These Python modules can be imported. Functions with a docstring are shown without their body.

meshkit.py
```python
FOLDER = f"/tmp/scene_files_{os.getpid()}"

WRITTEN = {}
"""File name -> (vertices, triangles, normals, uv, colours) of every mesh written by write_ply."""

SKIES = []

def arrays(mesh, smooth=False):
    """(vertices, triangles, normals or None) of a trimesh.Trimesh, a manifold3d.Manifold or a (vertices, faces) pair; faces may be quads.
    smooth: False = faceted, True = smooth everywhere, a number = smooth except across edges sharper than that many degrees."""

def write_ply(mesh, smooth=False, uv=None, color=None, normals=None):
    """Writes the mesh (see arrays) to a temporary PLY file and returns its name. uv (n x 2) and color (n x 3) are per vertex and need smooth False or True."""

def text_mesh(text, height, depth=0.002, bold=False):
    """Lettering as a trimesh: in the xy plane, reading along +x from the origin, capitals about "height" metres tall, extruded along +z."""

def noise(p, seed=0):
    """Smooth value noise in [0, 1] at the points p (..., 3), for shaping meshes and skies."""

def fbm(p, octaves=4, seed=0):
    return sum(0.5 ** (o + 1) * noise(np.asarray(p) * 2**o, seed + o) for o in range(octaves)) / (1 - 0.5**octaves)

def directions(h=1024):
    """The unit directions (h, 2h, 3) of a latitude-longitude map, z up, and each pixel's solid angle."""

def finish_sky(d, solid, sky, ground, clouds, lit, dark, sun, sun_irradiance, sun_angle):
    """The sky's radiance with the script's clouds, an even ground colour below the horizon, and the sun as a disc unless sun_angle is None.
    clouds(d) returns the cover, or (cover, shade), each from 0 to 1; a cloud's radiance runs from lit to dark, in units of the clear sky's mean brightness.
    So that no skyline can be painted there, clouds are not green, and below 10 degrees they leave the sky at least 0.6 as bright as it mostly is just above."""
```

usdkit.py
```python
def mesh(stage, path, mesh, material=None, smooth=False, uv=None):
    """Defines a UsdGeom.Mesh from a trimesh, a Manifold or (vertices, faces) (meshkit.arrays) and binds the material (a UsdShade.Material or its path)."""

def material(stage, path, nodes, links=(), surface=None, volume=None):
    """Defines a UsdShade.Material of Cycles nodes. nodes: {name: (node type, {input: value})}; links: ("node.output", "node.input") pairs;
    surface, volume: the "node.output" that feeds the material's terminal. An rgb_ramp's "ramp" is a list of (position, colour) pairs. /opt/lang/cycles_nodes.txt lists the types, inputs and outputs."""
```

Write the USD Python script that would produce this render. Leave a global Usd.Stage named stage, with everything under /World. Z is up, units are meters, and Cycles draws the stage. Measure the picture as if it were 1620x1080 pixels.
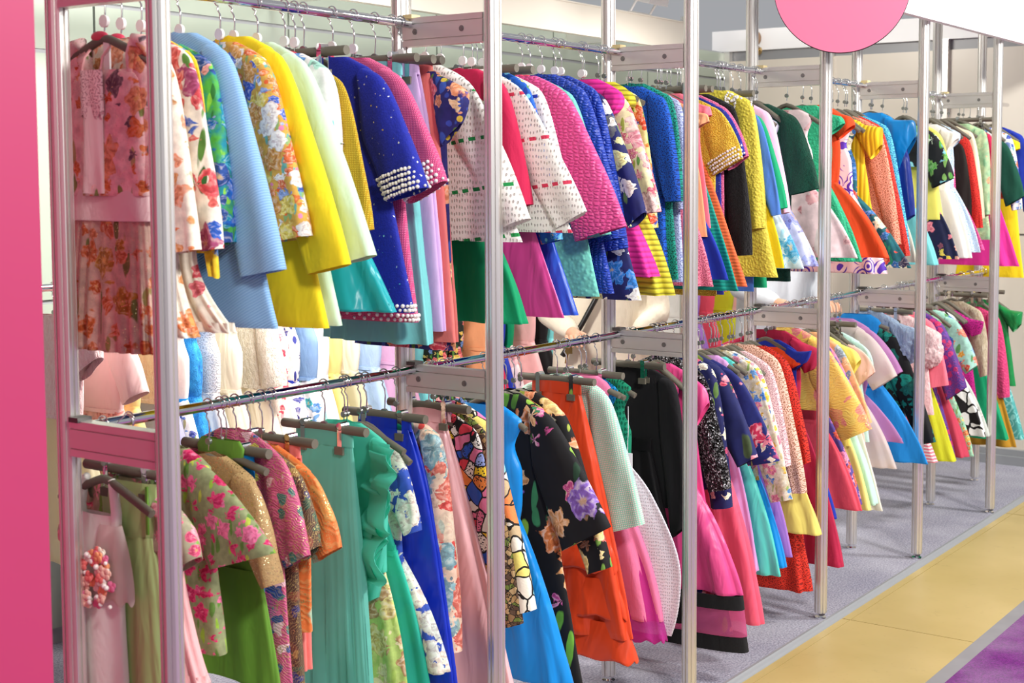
# Rows of girls' clothes on two-tier rails in an exhibition booth.
import math, random
import numpy as np, trimesh, usdkit, meshkit
from scipy.interpolate import PchipInterpolator as Pchip
from pxr import Usd, UsdGeom, UsdLux, UsdShade, Gf, Sdf, Vt

stage = Usd.Stage.CreateInMemory()
UsdGeom.SetStageUpAxis(stage, 'Z'); UsdGeom.SetStageMetersPerUnit(stage, 1.0)
W = UsdGeom.Xform.Define(stage, '/World')
UsdGeom.Scope.Define(stage, '/World/Looks')

# ---------------------------------------------------------------- camera
cam = UsdGeom.Camera.Define(stage, '/World/Camera')
FPX, YAW, PITCH, ROLL = 2252.044, 0.975500, -0.072192, -0.002756
CPOS = (-1.8193, -2.1197, 1.6263)
PPX, PPY = 892.61, 445.86
AP = 36.0
_fw = np.array([math.sin(YAW)*math.cos(PITCH), math.cos(YAW)*math.cos(PITCH), math.sin(PITCH)])
_rt = np.cross(_fw, [0, 0, 1]); _rt /= np.linalg.norm(_rt); _up = np.cross(_rt, _fw)
_r2 = _rt*math.cos(ROLL)+_up*math.sin(ROLL); _u2 = -_rt*math.sin(ROLL)+_up*math.cos(ROLL)
cam.AddTransformOp().Set(Gf.Matrix4d(*_r2, 0, *_u2, 0, *(-_fw), 0, *CPOS, 1))
cam.CreateHorizontalApertureAttr(AP); cam.CreateVerticalApertureAttr(AP*1080/1620)
cam.CreateFocalLengthAttr(FPX*AP/1620)
cam.CreateHorizontalApertureOffsetAttr((810-PPX)*AP/1620)
cam.CreateVerticalApertureOffsetAttr((PPY-540)*AP/1620)
cam.CreateClippingRangeAttr(Gf.Vec2f(0.05, 200))
cam.CreateFStopAttr(6.3); cam.CreateFocusDistanceAttr(4.3)
cam.CreateExposureAttr(-0.15)

# ---------------------------------------------------------------- light
dome = UsdLux.DomeLight.Define(stage, '/World/HallAmbience')
dome.CreateColorAttr(Gf.Vec3f(0.93, 0.95, 1.0)); dome.CreateIntensityAttr(0.14)
def rect_light(name, pos, target, w, h, power, color=(1, 1, 1)):
    L = UsdLux.RectLight.Define(stage, '/World/'+name)
    L.CreateWidthAttr(w); L.CreateHeightAttr(h); L.CreateIntensityAttr(power); L.CreateColorAttr(Gf.Vec3f(*color))
    p, t = np.array(pos, float), np.array(target, float)
    z = (p-t)/np.linalg.norm(p-t); x = np.cross([0, 0, 1.0], z); x /= np.linalg.norm(x); y = np.cross(z, x)
    L.AddTransformOp().Set(Gf.Matrix4d(*x, 0, *y, 0, *z, 0, *p, 1))
    return L
rect_light('AisleLampNear', (-1.0, -3.7, 3.8), (0.9, 0.1, 1.0), 0.6, 0.6, 138, (1, .975, .94))
rect_light('AisleLampMiddle', (2.2, -3.7, 3.9), (2.8, 0.1, 1.0), 0.6, 0.6, 186, (1, .975, .94))
rect_light('AisleLampFar', (5.4, -3.5, 3.9), (4.8, 0.1, 1.0), 0.6, 0.6, 190, (1, .975, .94))
rect_light('RearLampNear', (1.5, 0.80, 2.12), (1.45, 1.6, 0.85), 0.7, 0.16, 170, (1, .97, .92))
rect_light('RearLampFar', (3.7, 0.80, 2.12), (3.7, 1.6, 0.9), 0.7, 0.16, 75, (1, .97, .92))
rect_light('EndWallLamp', (4.95, 1.15, 2.62), (6.25, 1.1, 1.75), 0.4, 0.2, 58, (1, .95, .88))

# ---------------------------------------------------------------- helpers
def lin(h):
    h = h.lstrip('#'); c = np.array([int(h[i:i+2], 16) for i in (0, 2, 4)])/255.0
    return tuple(float(x) for x in np.where(c <= 0.04045, c/12.92, ((c+0.055)/1.055)**2.4))
USED = {}
def numbered(parent, name):
    k = (str(parent), name); n = USED.get(k, -1)+1; USED[k] = n
    return f'{parent}/{name}' if n == 0 else f'{parent}/{name}_{n:03d}'
def tag(o, label=None, cat=None, group=None, kind=None):
    o = o.GetPrim() if hasattr(o, 'GetPrim') else o
    for k, v in (('label', label), ('category', cat), ('group', group), ('kind', kind)):
        if v: o.SetCustomDataByKey(k, v)
    return o
def thing(name, label, cat, loc=(0, 0, 0), rz=0, group=None):
    x = UsdGeom.Xform.Define(stage, numbered('/World', name)); x.AddTranslateOp().Set(Gf.Vec3d(*map(float, loc)))
    if rz: x.AddRotateZOp().Set(float(rz))
    return tag(x.GetPrim(), label, cat, group)
def obj(name, mesh, m, parent=None, smooth=False):
    path = numbered(parent.GetPath() if parent is not None else '/World', name)
    return usdkit.mesh(stage, path, mesh, MAT(m), smooth=smooth).GetPrim()
def struct(name, mesh, m, parent=None, smooth=False):
    o = obj(name, mesh, m, parent, smooth)
    if parent is None: tag(o, kind='structure')
    return o
def box(x0, x1, y0, y1, z0, z1):
    b = trimesh.creation.box((x1-x0, y1-y0, z1-z0)); b.apply_translation(((x0+x1)/2, (y0+y1)/2, (z0+z1)/2)); return b
def cat(*ms):
    return trimesh.util.concatenate([m for m in ms])
def cyl(p, q, r, n=14):
    return trimesh.creation.cylinder(r, segment=[p, q], sections=n)
def tube(pts, r, n=8, caps=True):
    p = np.asarray(pts, float); t = np.gradient(p, axis=0); t /= np.linalg.norm(t, axis=1, keepdims=True)+1e-12
    ref = np.array([0.123, 0.456, 0.881]); a = np.cross(t, ref); a /= np.linalg.norm(a, axis=1, keepdims=True)+1e-12; b = np.cross(t, a)
    an = np.arange(n)*2*math.pi/n; rr = np.broadcast_to(r, (len(p),))[:, None, None]
    v = p[:, None]+rr*(np.cos(an)[None, :, None]*a[:, None]+np.sin(an)[None, :, None]*b[:, None])
    return loft(v, cap0=caps, cap1=caps)
def loft(R, cap0=False, cap1=False):
    R = np.asarray(R, float); m, n, _ = R.shape
    i, j = np.meshgrid(np.arange(m-1), np.arange(n), indexing='ij')
    q = np.stack([i*n+j, i*n+(j+1) % n, (i+1)*n+(j+1) % n, (i+1)*n+j], -1).reshape(-1, 4)
    v = R.reshape(-1, 3); f = np.vstack([q[:, [0, 1, 2]], q[:, [0, 2, 3]]])
    if cap0:
        v = np.vstack([v, R[0].mean(0)]); c = len(v)-1; k = np.arange(n); f = np.vstack([f, np.stack([(k+1) % n, k, np.full(n, c)], -1)])
    if cap1:
        v = np.vstack([v, R[-1].mean(0)]); c = len(v)-1; k = np.arange(n)+(m-1)*n; f = np.vstack([f, np.stack([k, (np.arange(n)+1) % n+(m-1)*n, np.full(n, c)], -1)])
    return trimesh.Trimesh(v, f, process=False)

# ---------------------------------------------------------------- materials
class Out(str): pass
class Node:
    def __init__(s, name): s.__dict__['name'] = name
    def __getattr__(s, k): return Out(s.name+'.'+k)
class Graph:
    def __init__(s): s.nodes, s.links = {}, []
    def __call__(s, kind, **inp):
        name = f'n{len(s.nodes)}'; const = {}
        for k, v in inp.items():
            if isinstance(v, Out): s.links.append((v, f'{name}.{k}'))
            else: const[k] = v
        s.nodes[name] = (kind, const); return Node(name)
    # shorthand
    def math(s, op, a, b=0.0): return s('math', math_type=op, value1=a, value2=b).value
    def mix(s, f, a, b, mode='mix'): return s('mix_color', blend_type=mode, fac=f, a=a, b=b).result
    def rng(s, v, a, b, c=0.0, d=1.0): return s('map_range', value=v, from_min=a, from_max=b, to_min=c, to_max=d, clamp=True).result
    def coord(s, sc=(1, 1, 1), off=(0, 0, 0), rot=(0, 0, 0)):
        return s('mapping', vector=s('texture_coordinate').object, scale=sc, location=off, rotation=rot).vector
    def noise(s, v, scale, detail=2, **k): return s('noise_texture', vector=v, scale=scale, detail=detail, **k)
    def vor(s, v, scale, **k): return s('voronoi_texture', vector=v, scale=scale, **k)
    def flat(s, sc=(1, 1, 1)):
        q = s('separate_xyz', vector=s.coord(sc=sc)); return s('combine_xyz', x=q.y, y=q.z, z=0.0).vector
    def warp(s, v, scale, amt):
        n = s.noise(v, scale).color
        d = s('vector_math', math_type='subtract', vector1=n, vector2=(.5, .5, .5)).vector
        return s('vector_math', math_type='multiply_add', vector1=d, vector2=(amt, amt, amt), vector3=v).vector
RECIPES, MADE = {}, {}
def MAT(name):
    if isinstance(name, UsdShade.Material): return name
    if name not in MADE:
        MADE[name] = RECIPES[name](name)
    return MADE[name]
def make(g, surface, name):
    return usdkit.material(stage, f'/World/Looks/{name}', g.nodes, g.links, surface=surface)
def finish(g, name, color, rough=.75, height=None, strength=.3, dist=.002, alpha=None, sheen=.04, spec=.3, metallic=0, translucent=0):
    k = dict(base_color=color, roughness=rough, specular_ior_level=spec, sheen_weight=sheen, sheen_roughness=.5, metallic=metallic)
    if height is not None: k['normal'] = g('bump', height=height, strength=strength, distance=dist).normal
    if alpha is not None: k['alpha'] = alpha
    s = g('principled_bsdf', **k).BSDF
    if translucent:
        s = g('mix_closure', fac=translucent, closure1=s, closure2=g('translucent_bsdf', color=color).BSDF).closure
    return make(g, s, name)
def add(names, fn, *a, **k):
    for n in names.split(): RECIPES[n] = lambda nm, fn=fn, a=a, k=k: fn(nm, *a, **k)
def weave(g, v, s=230):
    a = g('wave_texture', vector=v, scale=s, bands_direction='z').fac
    b = g('wave_texture', vector=v, scale=s, bands_direction='y').fac
    return g.math('add', a, b)
def tone(g, c, amt=.12, scale=9, off=(0, 0, 0)):
    """slight dye variation"""
    n = g.noise(g.coord(off=off), scale, 3).fac
    dark = tuple(x*(1-amt) for x in c); light = tuple(min(1, x*(1+amt)) for x in c)
    return g.mix(n, dark, light)
def m_solid(n, c, rough=.8, amt=.08, bump=.25):
    g = Graph(); v = g.coord(sc=(1, 1, .45)); cr = g('noise_texture', vector=v, scale=16, detail=3, distortion=.6).fac
    return finish(g, n, tone(g, lin(c), amt), rough, g.math('add', cr, g.math('multiply', weave(g, g.coord()), .012)), .45, .02)
def m_satin(n, c, rough=.36):
    g = Graph(); v = g.coord(); f = g('noise_texture', vector=g.coord(sc=(1, 1, .35)), scale=15, detail=2, distortion=.8).fac
    return finish(g, n, tone(g, lin(c), .06), rough, f, .6, .02, sheen=.05, spec=.5)
def m_rib(n, c, period=.011, axis='z', depth=.5, c2=None, twill=0):
    g = Graph(); v = g.coord(rot=(twill, 0, 0)); w = g('wave_texture', vector=v, scale=.314/period, bands_direction=axis).fac
    col = lin(c); d = lin(c2) if c2 else tuple(x*.72 for x in col)
    return finish(g, n, g.mix(g.rng(w, .0, .5), d, col), .7, w, depth, .0025)
def m_croc(n, c, scale=62, depth=.8):
    g = Graph(); v = g.warp(g.flat(sc=(1, .62, 1.15)), 16, .014)
    d = g.vor(v, scale, feature='distance_to_edge', randomness=.55, dimensions='2D').distance
    h = g('map_range', value=d, from_min=0.0, from_max=.38, to_min=0.0, to_max=1.0, clamp=True, range_type='smoothstep').result; col = lin(c)
    return finish(g, n, g.mix(g.rng(h, 0, .5), tuple(x*.74 for x in col), col), .45, h, depth, .004, spec=.45)
def m_bubble(n, c, scale=90):
    g = Graph(); v = g.coord(); d = g.vor(v, scale, feature='smooth_f1').distance; h = g.rng(d, .0, .6, 1, 0); col = lin(c)
    return finish(g, n, g.mix(h, tuple(x*.7 for x in col), col), .7, h, .7, .004)
def m_knit(n, c, hole=.010, band=None, open_=.45, floor=.42):
    g = Graph(); v = g.flat(sc=(1, 1.15, .62)); d = g.vor(v, 1/hole, randomness=.35, dimensions='2D').distance
    a = g.rng(d, .22*open_/.4, .36*open_/.4, 0.0, 1.0); col = tone(g, lin(c), .05); alpha = a
    if band:
        w = g('wave_texture', vector=g.coord(rot=(.12, 0, 0)), scale=.314/.125, bands_direction='z').fac
        m = g.rng(w, .983, .988); y = g('wave_texture', vector=g.coord(rot=(.3, 0, 0)), scale=.314/.034, bands_direction='y').fac
        m = g.math('multiply', m, g.rng(y, .35, .42)); col = g.mix(m, col, lin(band)); alpha = g.math('maximum', a, m)
    alpha = g.math('maximum', alpha, floor)
    return finish(g, n, col, .85, a, .7, .002, alpha=alpha, sheen=.05)
def m_lace(n, c, c2=None, scale=55, open_=.5, lining=True):
    g = Graph(); v = g.warp(g.flat(), 30, .012); vo = g.vor(v, scale*.62, dimensions='2D'); net = g.vor(g.flat(), 190, dimensions='2D').distance
    dv = g('separate_xyz', vector=g('vector_math', math_type='subtract', vector1=v, vector2=vo.position).vector); ang = g.math('arctan2', dv.y, dv.x)
    pet = g.math('multiply', g.math('add', 1.0, g.math('multiply', g.math('cosine', g.math('multiply', ang, 6.0)), .25)), vo.distance)
    ring = g.math('sine', g.math('multiply', pet, 17.0)); m = g.math('multiply', g.rng(ring, .05, .5), g.rng(net, .22, .42))
    col = lin(c); d = lin(c2) if c2 else tuple(x*.45 for x in col)
    return finish(g, n, g.mix(m, col, d), .75, g.math('subtract', 1.0, m), .8, .003)
def m_fur(n, c, scale=160, c2=None):
    g = Graph(); v = g.warp(g.coord(sc=(1, 1, .45)), 25, .02); f = g.noise(v, scale, 4, roughness=.7).fac; col = lin(c); d = lin(c2) if c2 else tuple(x*.45 for x in col)
    return finish(g, n, g.mix(g.rng(f, .3, .62), d, col), .95, f, 1.0, .012, sheen=.08)
def m_boucle(n, c, c2=None, scale=220):
    g = Graph(); f = g.noise(g.coord(), scale, 3).fac; k = g.vor(g.coord(), scale*1.2).distance; col = lin(c); d = lin(c2) if c2 else tuple(x*.6 for x in col)
    return finish(g, n, g.mix(g.rng(f, .35, .6), d, col), .9, g.math('add', f, k), .8, .004, sheen=.08)
def m_tweed(n, c, c2):
    g = Graph(); v = g.coord(); a = g('wave_texture', vector=v, scale=.314/.004, bands_direction='z', distortion=2.).fac; b = g('wave_texture', vector=v, scale=.314/.004, bands_direction='y', distortion=2.).fac
    f = g.math('multiply', a, b); return finish(g, n, g.mix(g.rng(f, .1, .5), lin(c2), lin(c)), .9, f, .7, .003, sheen=.08)
def m_glitter(n, c, amount=.985, speck='ffffff', scale=420, base_rough=.8):
    g = Graph(); v = g.coord(); r = g('separate_color', color=g.vor(v, scale).color).r; m = g.rng(r, amount, amount+.004)
    f = g.noise(v, 240, 3).fac
    k = dict(base_color=g.mix(m, tone(g, lin(c), .3, 120), lin(speck)), metallic=m, roughness=g.rng(m, 0, 1, base_rough, .2), sheen_weight=.05, specular_ior_level=.4,
             normal=g('bump', height=f, strength=.5, distance=.003).normal)
    return make(g, g('principled_bsdf', **k).BSDF, n)
def m_sequin(n, c, c2, scale=170, metal=.8):
    g = Graph(); v = g.coord(); vo = g.vor(v, scale); r = g.math('power', g('separate_color', color=vo.color).r, 5.0)
    h = g('separate_color', color=vo.color).g
    k = dict(base_color=g.mix(r, lin(c), lin(c2)), metallic=metal, roughness=.25, normal=g('bump', height=g.math('add', h, vo.distance), strength=1.0, distance=.006).normal)
    return make(g, g('principled_bsdf', **k).BSDF, n)
def pick(g, r, cols):
    k = len(cols); st = []
    for i, c in enumerate(cols):
        st += [(i/k, lin(c)), ((i+1)/k-1e-3, lin(c))]
    return g('rgb_ramp', fac=r, ramp=st, interpolate=False).color
def m_floral(n, bg, petals, leaf=('4f7a2e', '7d9a45'), s=20, cov=.7, leafcov=.5, R=.44, rag=.18, buds=None, center=None, bg2=None, seed=0, satin=0, gold=0, stretch=(1, 1, 1), shade=.5):
    g = Graph(); rs = random.Random(n); off = tuple(rs.uniform(-9, 9) for _ in range(3)); v0 = g.coord(off=off, sc=stretch)
    v = g.warp(v0, s*2.0, .28/s); bgc = lin(bg)
    fine = g.noise(v0, s*6, 3).fac; med = g.noise(v0, s*1.8, 3).fac
    base = g.mix(g.rng(med, .4, .62), bgc, lin(bg2)) if bg2 else tone(g, bgc, .1)
    # leaves
    vl = g.vor(g.warp(g.coord(off=(off[1], off[2], off[0]), sc=(1.5, 1.5, .5)), s*1.3, .6/s), s*1.9); sl = g('separate_color', color=vl.color)
    lm = g.math('multiply', g.rng(vl.distance, .40, .34), g.rng(sl.g, leafcov, leafcov-.02)); base = g.mix(lm, base, pick(g, sl.r, leaf))
    if buds:
        vb = g.vor(g.coord(off=(off[2], off[0], off[1])), s*2.6); sb = g('separate_color', color=vb.color)
        bm = g.math('multiply', g.rng(g.math('add', vb.distance, g.math('multiply', fine, .2)), .46, .40), g.rng(sb.g, .5, .48)); base = g.mix(bm, base, pick(g, sb.r, buds))
    def flower(base, scale, cov_, R_, vv, w, order):
        vf = g.vor(vv, scale, randomness=.9); sf = g('separate_color', color=vf.color); pickr = sf.r if order else sf.b
        dv = g('separate_xyz', vector=g('vector_math', math_type='subtract', vector1=vv, vector2=vf.position).vector)
        ang = g.math('arctan2', dv.z, g.math('add', dv.y, g.math('multiply', dv.x, .6))); an = g.math('add', g.math('multiply', ang, 5.0), g.math('multiply', sf.b, 40.0))
        dist = g.math('multiply', g.math('add', vf.distance, g.math('multiply', g.math('subtract', fine, .5), rag)), g.math('add', 1.0, g.math('multiply', g.math('cosine', an), .16)))
        fm = g.math('multiply', g.rng(dist, R_+.018, R_-.018), g.rng(sf.g, cov_, cov_-.02)); pc = pick(g, pickr, petals)
        lay = g.math('sine', g.math('add', g.math('multiply', dist, 21.0), g.math('multiply', g.math('cosine', g.math('add', g.math('multiply', ang, 7.0), g.math('multiply', dist, 14.0))), 1.3)))
        sh = g.math('add', g.math('multiply', g.rng(lay, -.6, .9), .6), g.math('multiply', g.rng(fine, .35, .65), .4))
        deep = g.mix(1.0, pc, (.62, .50, .52), 'multiply')
        pc = g.mix(g.rng(sh, .0, .45), deep, pc); pc = g.mix(g.math('multiply', g.rng(sh, .55, 1.0), shade), pc, g.mix(.7, pc, lin(center or 'fff2e0')))
        pc = g.mix(g.rng(dist, .13, .06), pc, g.mix(.6, pc, lin(center or 'e8c060'))); return g.mix(fm, base, pc), fm
    v2 = g.warp(g.coord(off=(off[2], off[1], off[0]), sc=stretch), s*2.4, .25/s)
    base, f2 = flower(base, s*1.75, cov*.62, R*.92, v2, 0, False)
    base, fm = flower(base, s, cov, R, v, 0, True)
    col = base
    wash = g.rng(g.noise(v0, s*3.3, 4).fac, .35, .65, .82, 1.12); col = g.mix(1.0, col, g('combine_color', r=wash, g=wash, b=wash).color, 'multiply')
    if gold:
        sp = g.rng(g('separate_color', color=g.vor(v0, 620).color).r, 1-gold, 1-gold+.01)
        k = dict(base_color=g.mix(sp, col, lin('ffe9b0')), metallic=sp, roughness=g.rng(sp, 0, 1, .7, .22), sheen_weight=.05, specular_ior_level=.4, normal=g('bump', height=fine, strength=.4, distance=.002).normal)
        return make(g, g('principled_bsdf', **k).BSDF, n)
    return finish(g, n, col, .4 if satin else .75, g.math('add', fine, fm), .25, .0015, spec=.5 if satin else .35)
def m_mosaic(n, cols, line='141414', s=26, lw=.035, net=0):
    g = Graph(); v = g.warp(g.coord(), 22, .02); vo = g.vor(v, s); e = g.vor(v, s, feature='distance_to_edge').distance; r = g('separate_color', color=vo.color)
    c = pick(g, r.r, cols); f = g.vor(g.coord(), 170).distance
    if net: c = g.mix(g.math('multiply', g.rng(f, .3, .4, 1, 0), g.rng(r.g, .6, .62)), c, lin(line))
    return finish(g, n, g.mix(g.rng(e, lw, lw+.012), lin(line), c), .6, f, .3, .0015)
def m_scroll(n, bg, fg, s=9, dist=9., th=.62):
    g = Graph(); v = g.coord(); vo = g.vor(v, 17); d = vo.distance
    sw = g.math('sine', g.math('add', g.math('multiply', d, 26.0), g.math('multiply', g.noise(v, 22, 1).fac, 9.0)))
    m = g.math('multiply', g.rng(sw, .1, .25), g.rng(d, .62, .58)); return finish(g, n, g.mix(m, lin(bg), lin(fg)), .55, m, .3, .0015)
def m_sheer(n, c, alpha=.72, rough=.6, stripes=0):
    g = Graph(); col = lin(c); v = g.coord()
    a = g.rng(g.noise(v, 14, 2).fac, .3, .7, alpha-.1, min(1, alpha+.12))
    return finish(g, n, col, rough, weave(g, v), .3, .0008, alpha=a, sheen=.05, translucent=.35)
def m_brocade(n, bg, cols, s=24, metal=.45, gold='e9cf86'):
    g = Graph(); rs = random.Random(n); off = tuple(rs.uniform(-9, 9) for _ in range(3)); v0 = g.coord(off=off); v = g.warp(v0, s*1.3, .7/s)
    vo = g.vor(v, s); r = g('separate_color', color=vo.color); w = g('wave_texture', vector=v, scale=s*2.0, wave_type='rings', rings_direction='spherical', distortion=8.).fac
    c = g.mix(g.math('multiply', g.rng(vo.distance, .52, .46), g.rng(r.g, .7, .68)), lin(bg), pick(g, r.r, cols)); sp = g.rng(g('separate_color', color=g.vor(v0, 480).color).g, .86, .88)
    sp = g.math('multiply', sp, g.rng(g.noise(v0, 16, 2).fac, .42, .55)); c = g.mix(g.math('multiply', g.rng(w, .7, .85), .22), c, lin(gold))
    k = dict(base_color=g.mix(sp, c, lin(gold)), metallic=g.math('multiply', sp, metal+.4), roughness=g.rng(sp, 0, 1, .6, .25), specular_ior_level=.5, sheen_weight=.04, normal=g('bump', height=g.math('add', w, sp), strength=.4, distance=.002).normal)
    return make(g, g('principled_bsdf', **k).BSDF, n)
def m_check(n, c, c2, p=.006):
    g = Graph(); v = g.coord(rot=(.25, 0, 0)); a = g('wave_texture', vector=v, scale=.314/p, bands_direction='z').fac; b = g('wave_texture', vector=v, scale=.314/p, bands_direction='y').fac
    f = g.math('multiply', a, b); return finish(g, n, g.mix(g.rng(f, .2, .5), lin(c), lin(c2)), .8, f, .4, .002)
def m_plain(n, c, rough=.5, metallic=0, spec=.5, coat=0, amt=0, bump=0, bscale=200):
    g = Graph(); col = tone(g, lin(c), amt) if amt else lin(c); k = dict(base_color=col, roughness=rough, metallic=metallic, specular_ior_level=spec, coat_weight=coat)
    if bump: k['normal'] = g('bump', height=g.noise(g.coord(), bscale, 3).fac, strength=bump, distance=.003).normal
    return make(g, g('principled_bsdf', **k).BSDF, n)

# ---- setting and hardware
add('aluminium', m_plain, 'eeebe6', rough=.38, metallic=.92)
add('aluminium_dark', m_plain, '6a6866', rough=.5, metallic=1.0)
add('chrome', m_plain, 'e6e6e8', rough=.06, metallic=1.0)
add('hanger_grey', m_plain, '6a6557', rough=.6, amt=.05, bump=.15)
add('logo_disc', m_plain, 'f3f0ee', rough=.25); add('logo_red', m_plain, 'd23a58', rough=.5); add('clear_disc', m_plain, 'a9aaa6', rough=.15, metallic=.8)
add('pearl', m_plain, 'f4efe8', rough=.2, coat=.6); add('button', m_plain, 'efe6d8', rough=.3)
add('pink_panel', m_plain, 'bb3b68', rough=.42, amt=.02); add('pink_film', m_plain, 'c23a66', rough=.35, metallic=.1)
add('white_board', m_plain, 'f4f4f4', rough=.5); add('white_panel', m_plain, 'd8d0c2', rough=.35, amt=.02); add('green_panel', m_plain, '98a294', rough=.3, amt=.03)
add('grey_trim', m_plain, '8f9194', rough=.4, amt=.05); add('grey_tape', m_plain, '8b898b', rough=.6, amt=.15)
add('rope', m_plain, '8a6f58', rough=.9, amt=.2, bump=.6); add('brass', m_plain, 'c8a76a', rough=.3, metallic=1.0); add('tape', m_plain, 'd9c58f', rough=.5)
add('disc_pink', m_plain, 'f77fa2', rough=.35, coat=.4); add('lamp_body', m_plain, 'e6e4e0', rough=.4); add('black_plastic', m_plain, '1a1a1a', rough=.45)
add('skin', m_plain, 'd9a587', rough=.55); add('hair', m_plain, '4a3322', rough=.6, bump=.6); add('coat_cream', m_solid, 'efe3cd'); add('coat_grey', m_solid, 'd9dde3'); add('trouser_dark', m_solid, '34363d'); add('shoe', m_plain, '222222', rough=.4)
def m_carpet(n, c, d, scale=130):
    g = Graph(); v = g.coord(); f = g.noise(v, scale, 4, roughness=.7).fac; b = g.noise(v, 3, 3).fac
    col = g.mix(g.rng(f, .36, .64), lin(d), lin(c)); col = g.mix(g.math('multiply', g.rng(b, .35, .65), .12), col, lin('ffffff'))
    return finish(g, n, col, .95, f, .7, .004, sheen=.04)
add('carpet_grey', m_carpet, 'aeacba', '696779'); add('carpet_purple', m_carpet, '7d2382', '561260')
def m_lino(n):
    g = Graph(); v = g.coord(); b = g.noise(v, 2.2, 4).fac; f = g.noise(v, 90, 4).fac; r = g('separate_color', color=g.vor(g.warp(v, 8, .1), 14).color).r
    dirt = g.math('multiply', g.rng(g.noise(v, 11, 5, roughness=.75).fac, .60, .75), .35)
    col = g.mix(g.rng(b, .3, .7), lin('c3ac72'), lin('b29c60')); col = g.mix(dirt, col, lin('8f7a4c')); col = g.mix(g.rng(f, .62, .72, 0, .25), col, lin('a68d58'))
    return finish(g, n, col, .38, f, .05, .001, sheen=0, spec=.45)
add('lino_yellow', m_lino)
# ---- plain cloths
for n, c in dict(yellow='f6d91e', mint='cdeacb', lilac='d3b3e2', coral='f2837c', green='00935e', crimson='c41f4d', coralpink='f0788a', peach='f6a878', royal='1d35a8', cobalt='4f7fd0',
                 emerald='10a06b', babypink='f0b9d8', orangered='ec4a1c', ivory='f2ecd8', white='f4f1ea', lemon='f2e36a', aqua='79cfcf', palepink='f6b9b9', leafgreen='689a36', blush='f6dad8', azure='0a8fe0', orange='f58536',
                 rosepink='ee7fa8', blackwool='151417', crimsonwool='b8244a', coralred='ea5266', paleyellow='f6ec8a', palemint='bfe6d6', peachpale='f6c6b4', chartreuse='ccd028', rose='c23f56', mustard='b48522',
                 magenta='e8359a', cream='f1e2c0', azure2='1a86d0', darkgreen='0e4f3c', creamblack='26231f').items():
    add(n, m_solid, c)
add('lightblue', m_rib, '93bfe8', .0055, 'z', .35, '7ba9da', .5); add('ribteal', m_rib, '0d9a88', .012); add('riborange', m_rib, 'f06a3a', .011); add('ribmagenta', m_rib, 'ea2f9c', .016, 'z', .5, 'b51f78'); add('ribolive', m_rib, 'd5cc35', .016, 'z', .6, '8f8618')
add('ribyellow', m_rib, 'f3c91c', .018, 'y', .8, 'c99a08')
for n, c in dict(teal='08a5ad', fuchsiasatin='e0459a', bluesatin='1f52c8', cobaltdeep='0a2fb8', palepinksatin='f5bcc0', azuresatin='0690e6', flamesatin='e2471f', hotpinksatin='ee4f92', lilacsatin='dba0dc', coralsatin='f35c78', turqsatin='57cdbf', lilacsatin2='a877cc', lemonsatin='f6e573', greentaffeta='128a44', bluepuff='0b86cc', navypuff='17339a').items():
    add(n, m_satin, c)
add('crocpink', m_croc, 'f2559c', 92, .8); add('crocmint', m_bubble, '7fe0cb'); add('crocblue', m_croc, '1b41b4', 112, .8); add('crocgreen', m_bubble, '37c08c', 130); add('crochot', m_bubble, 'ee4b86', 100); add('yellowpearl', m_bubble, 'f0dd4e', 130)
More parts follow.
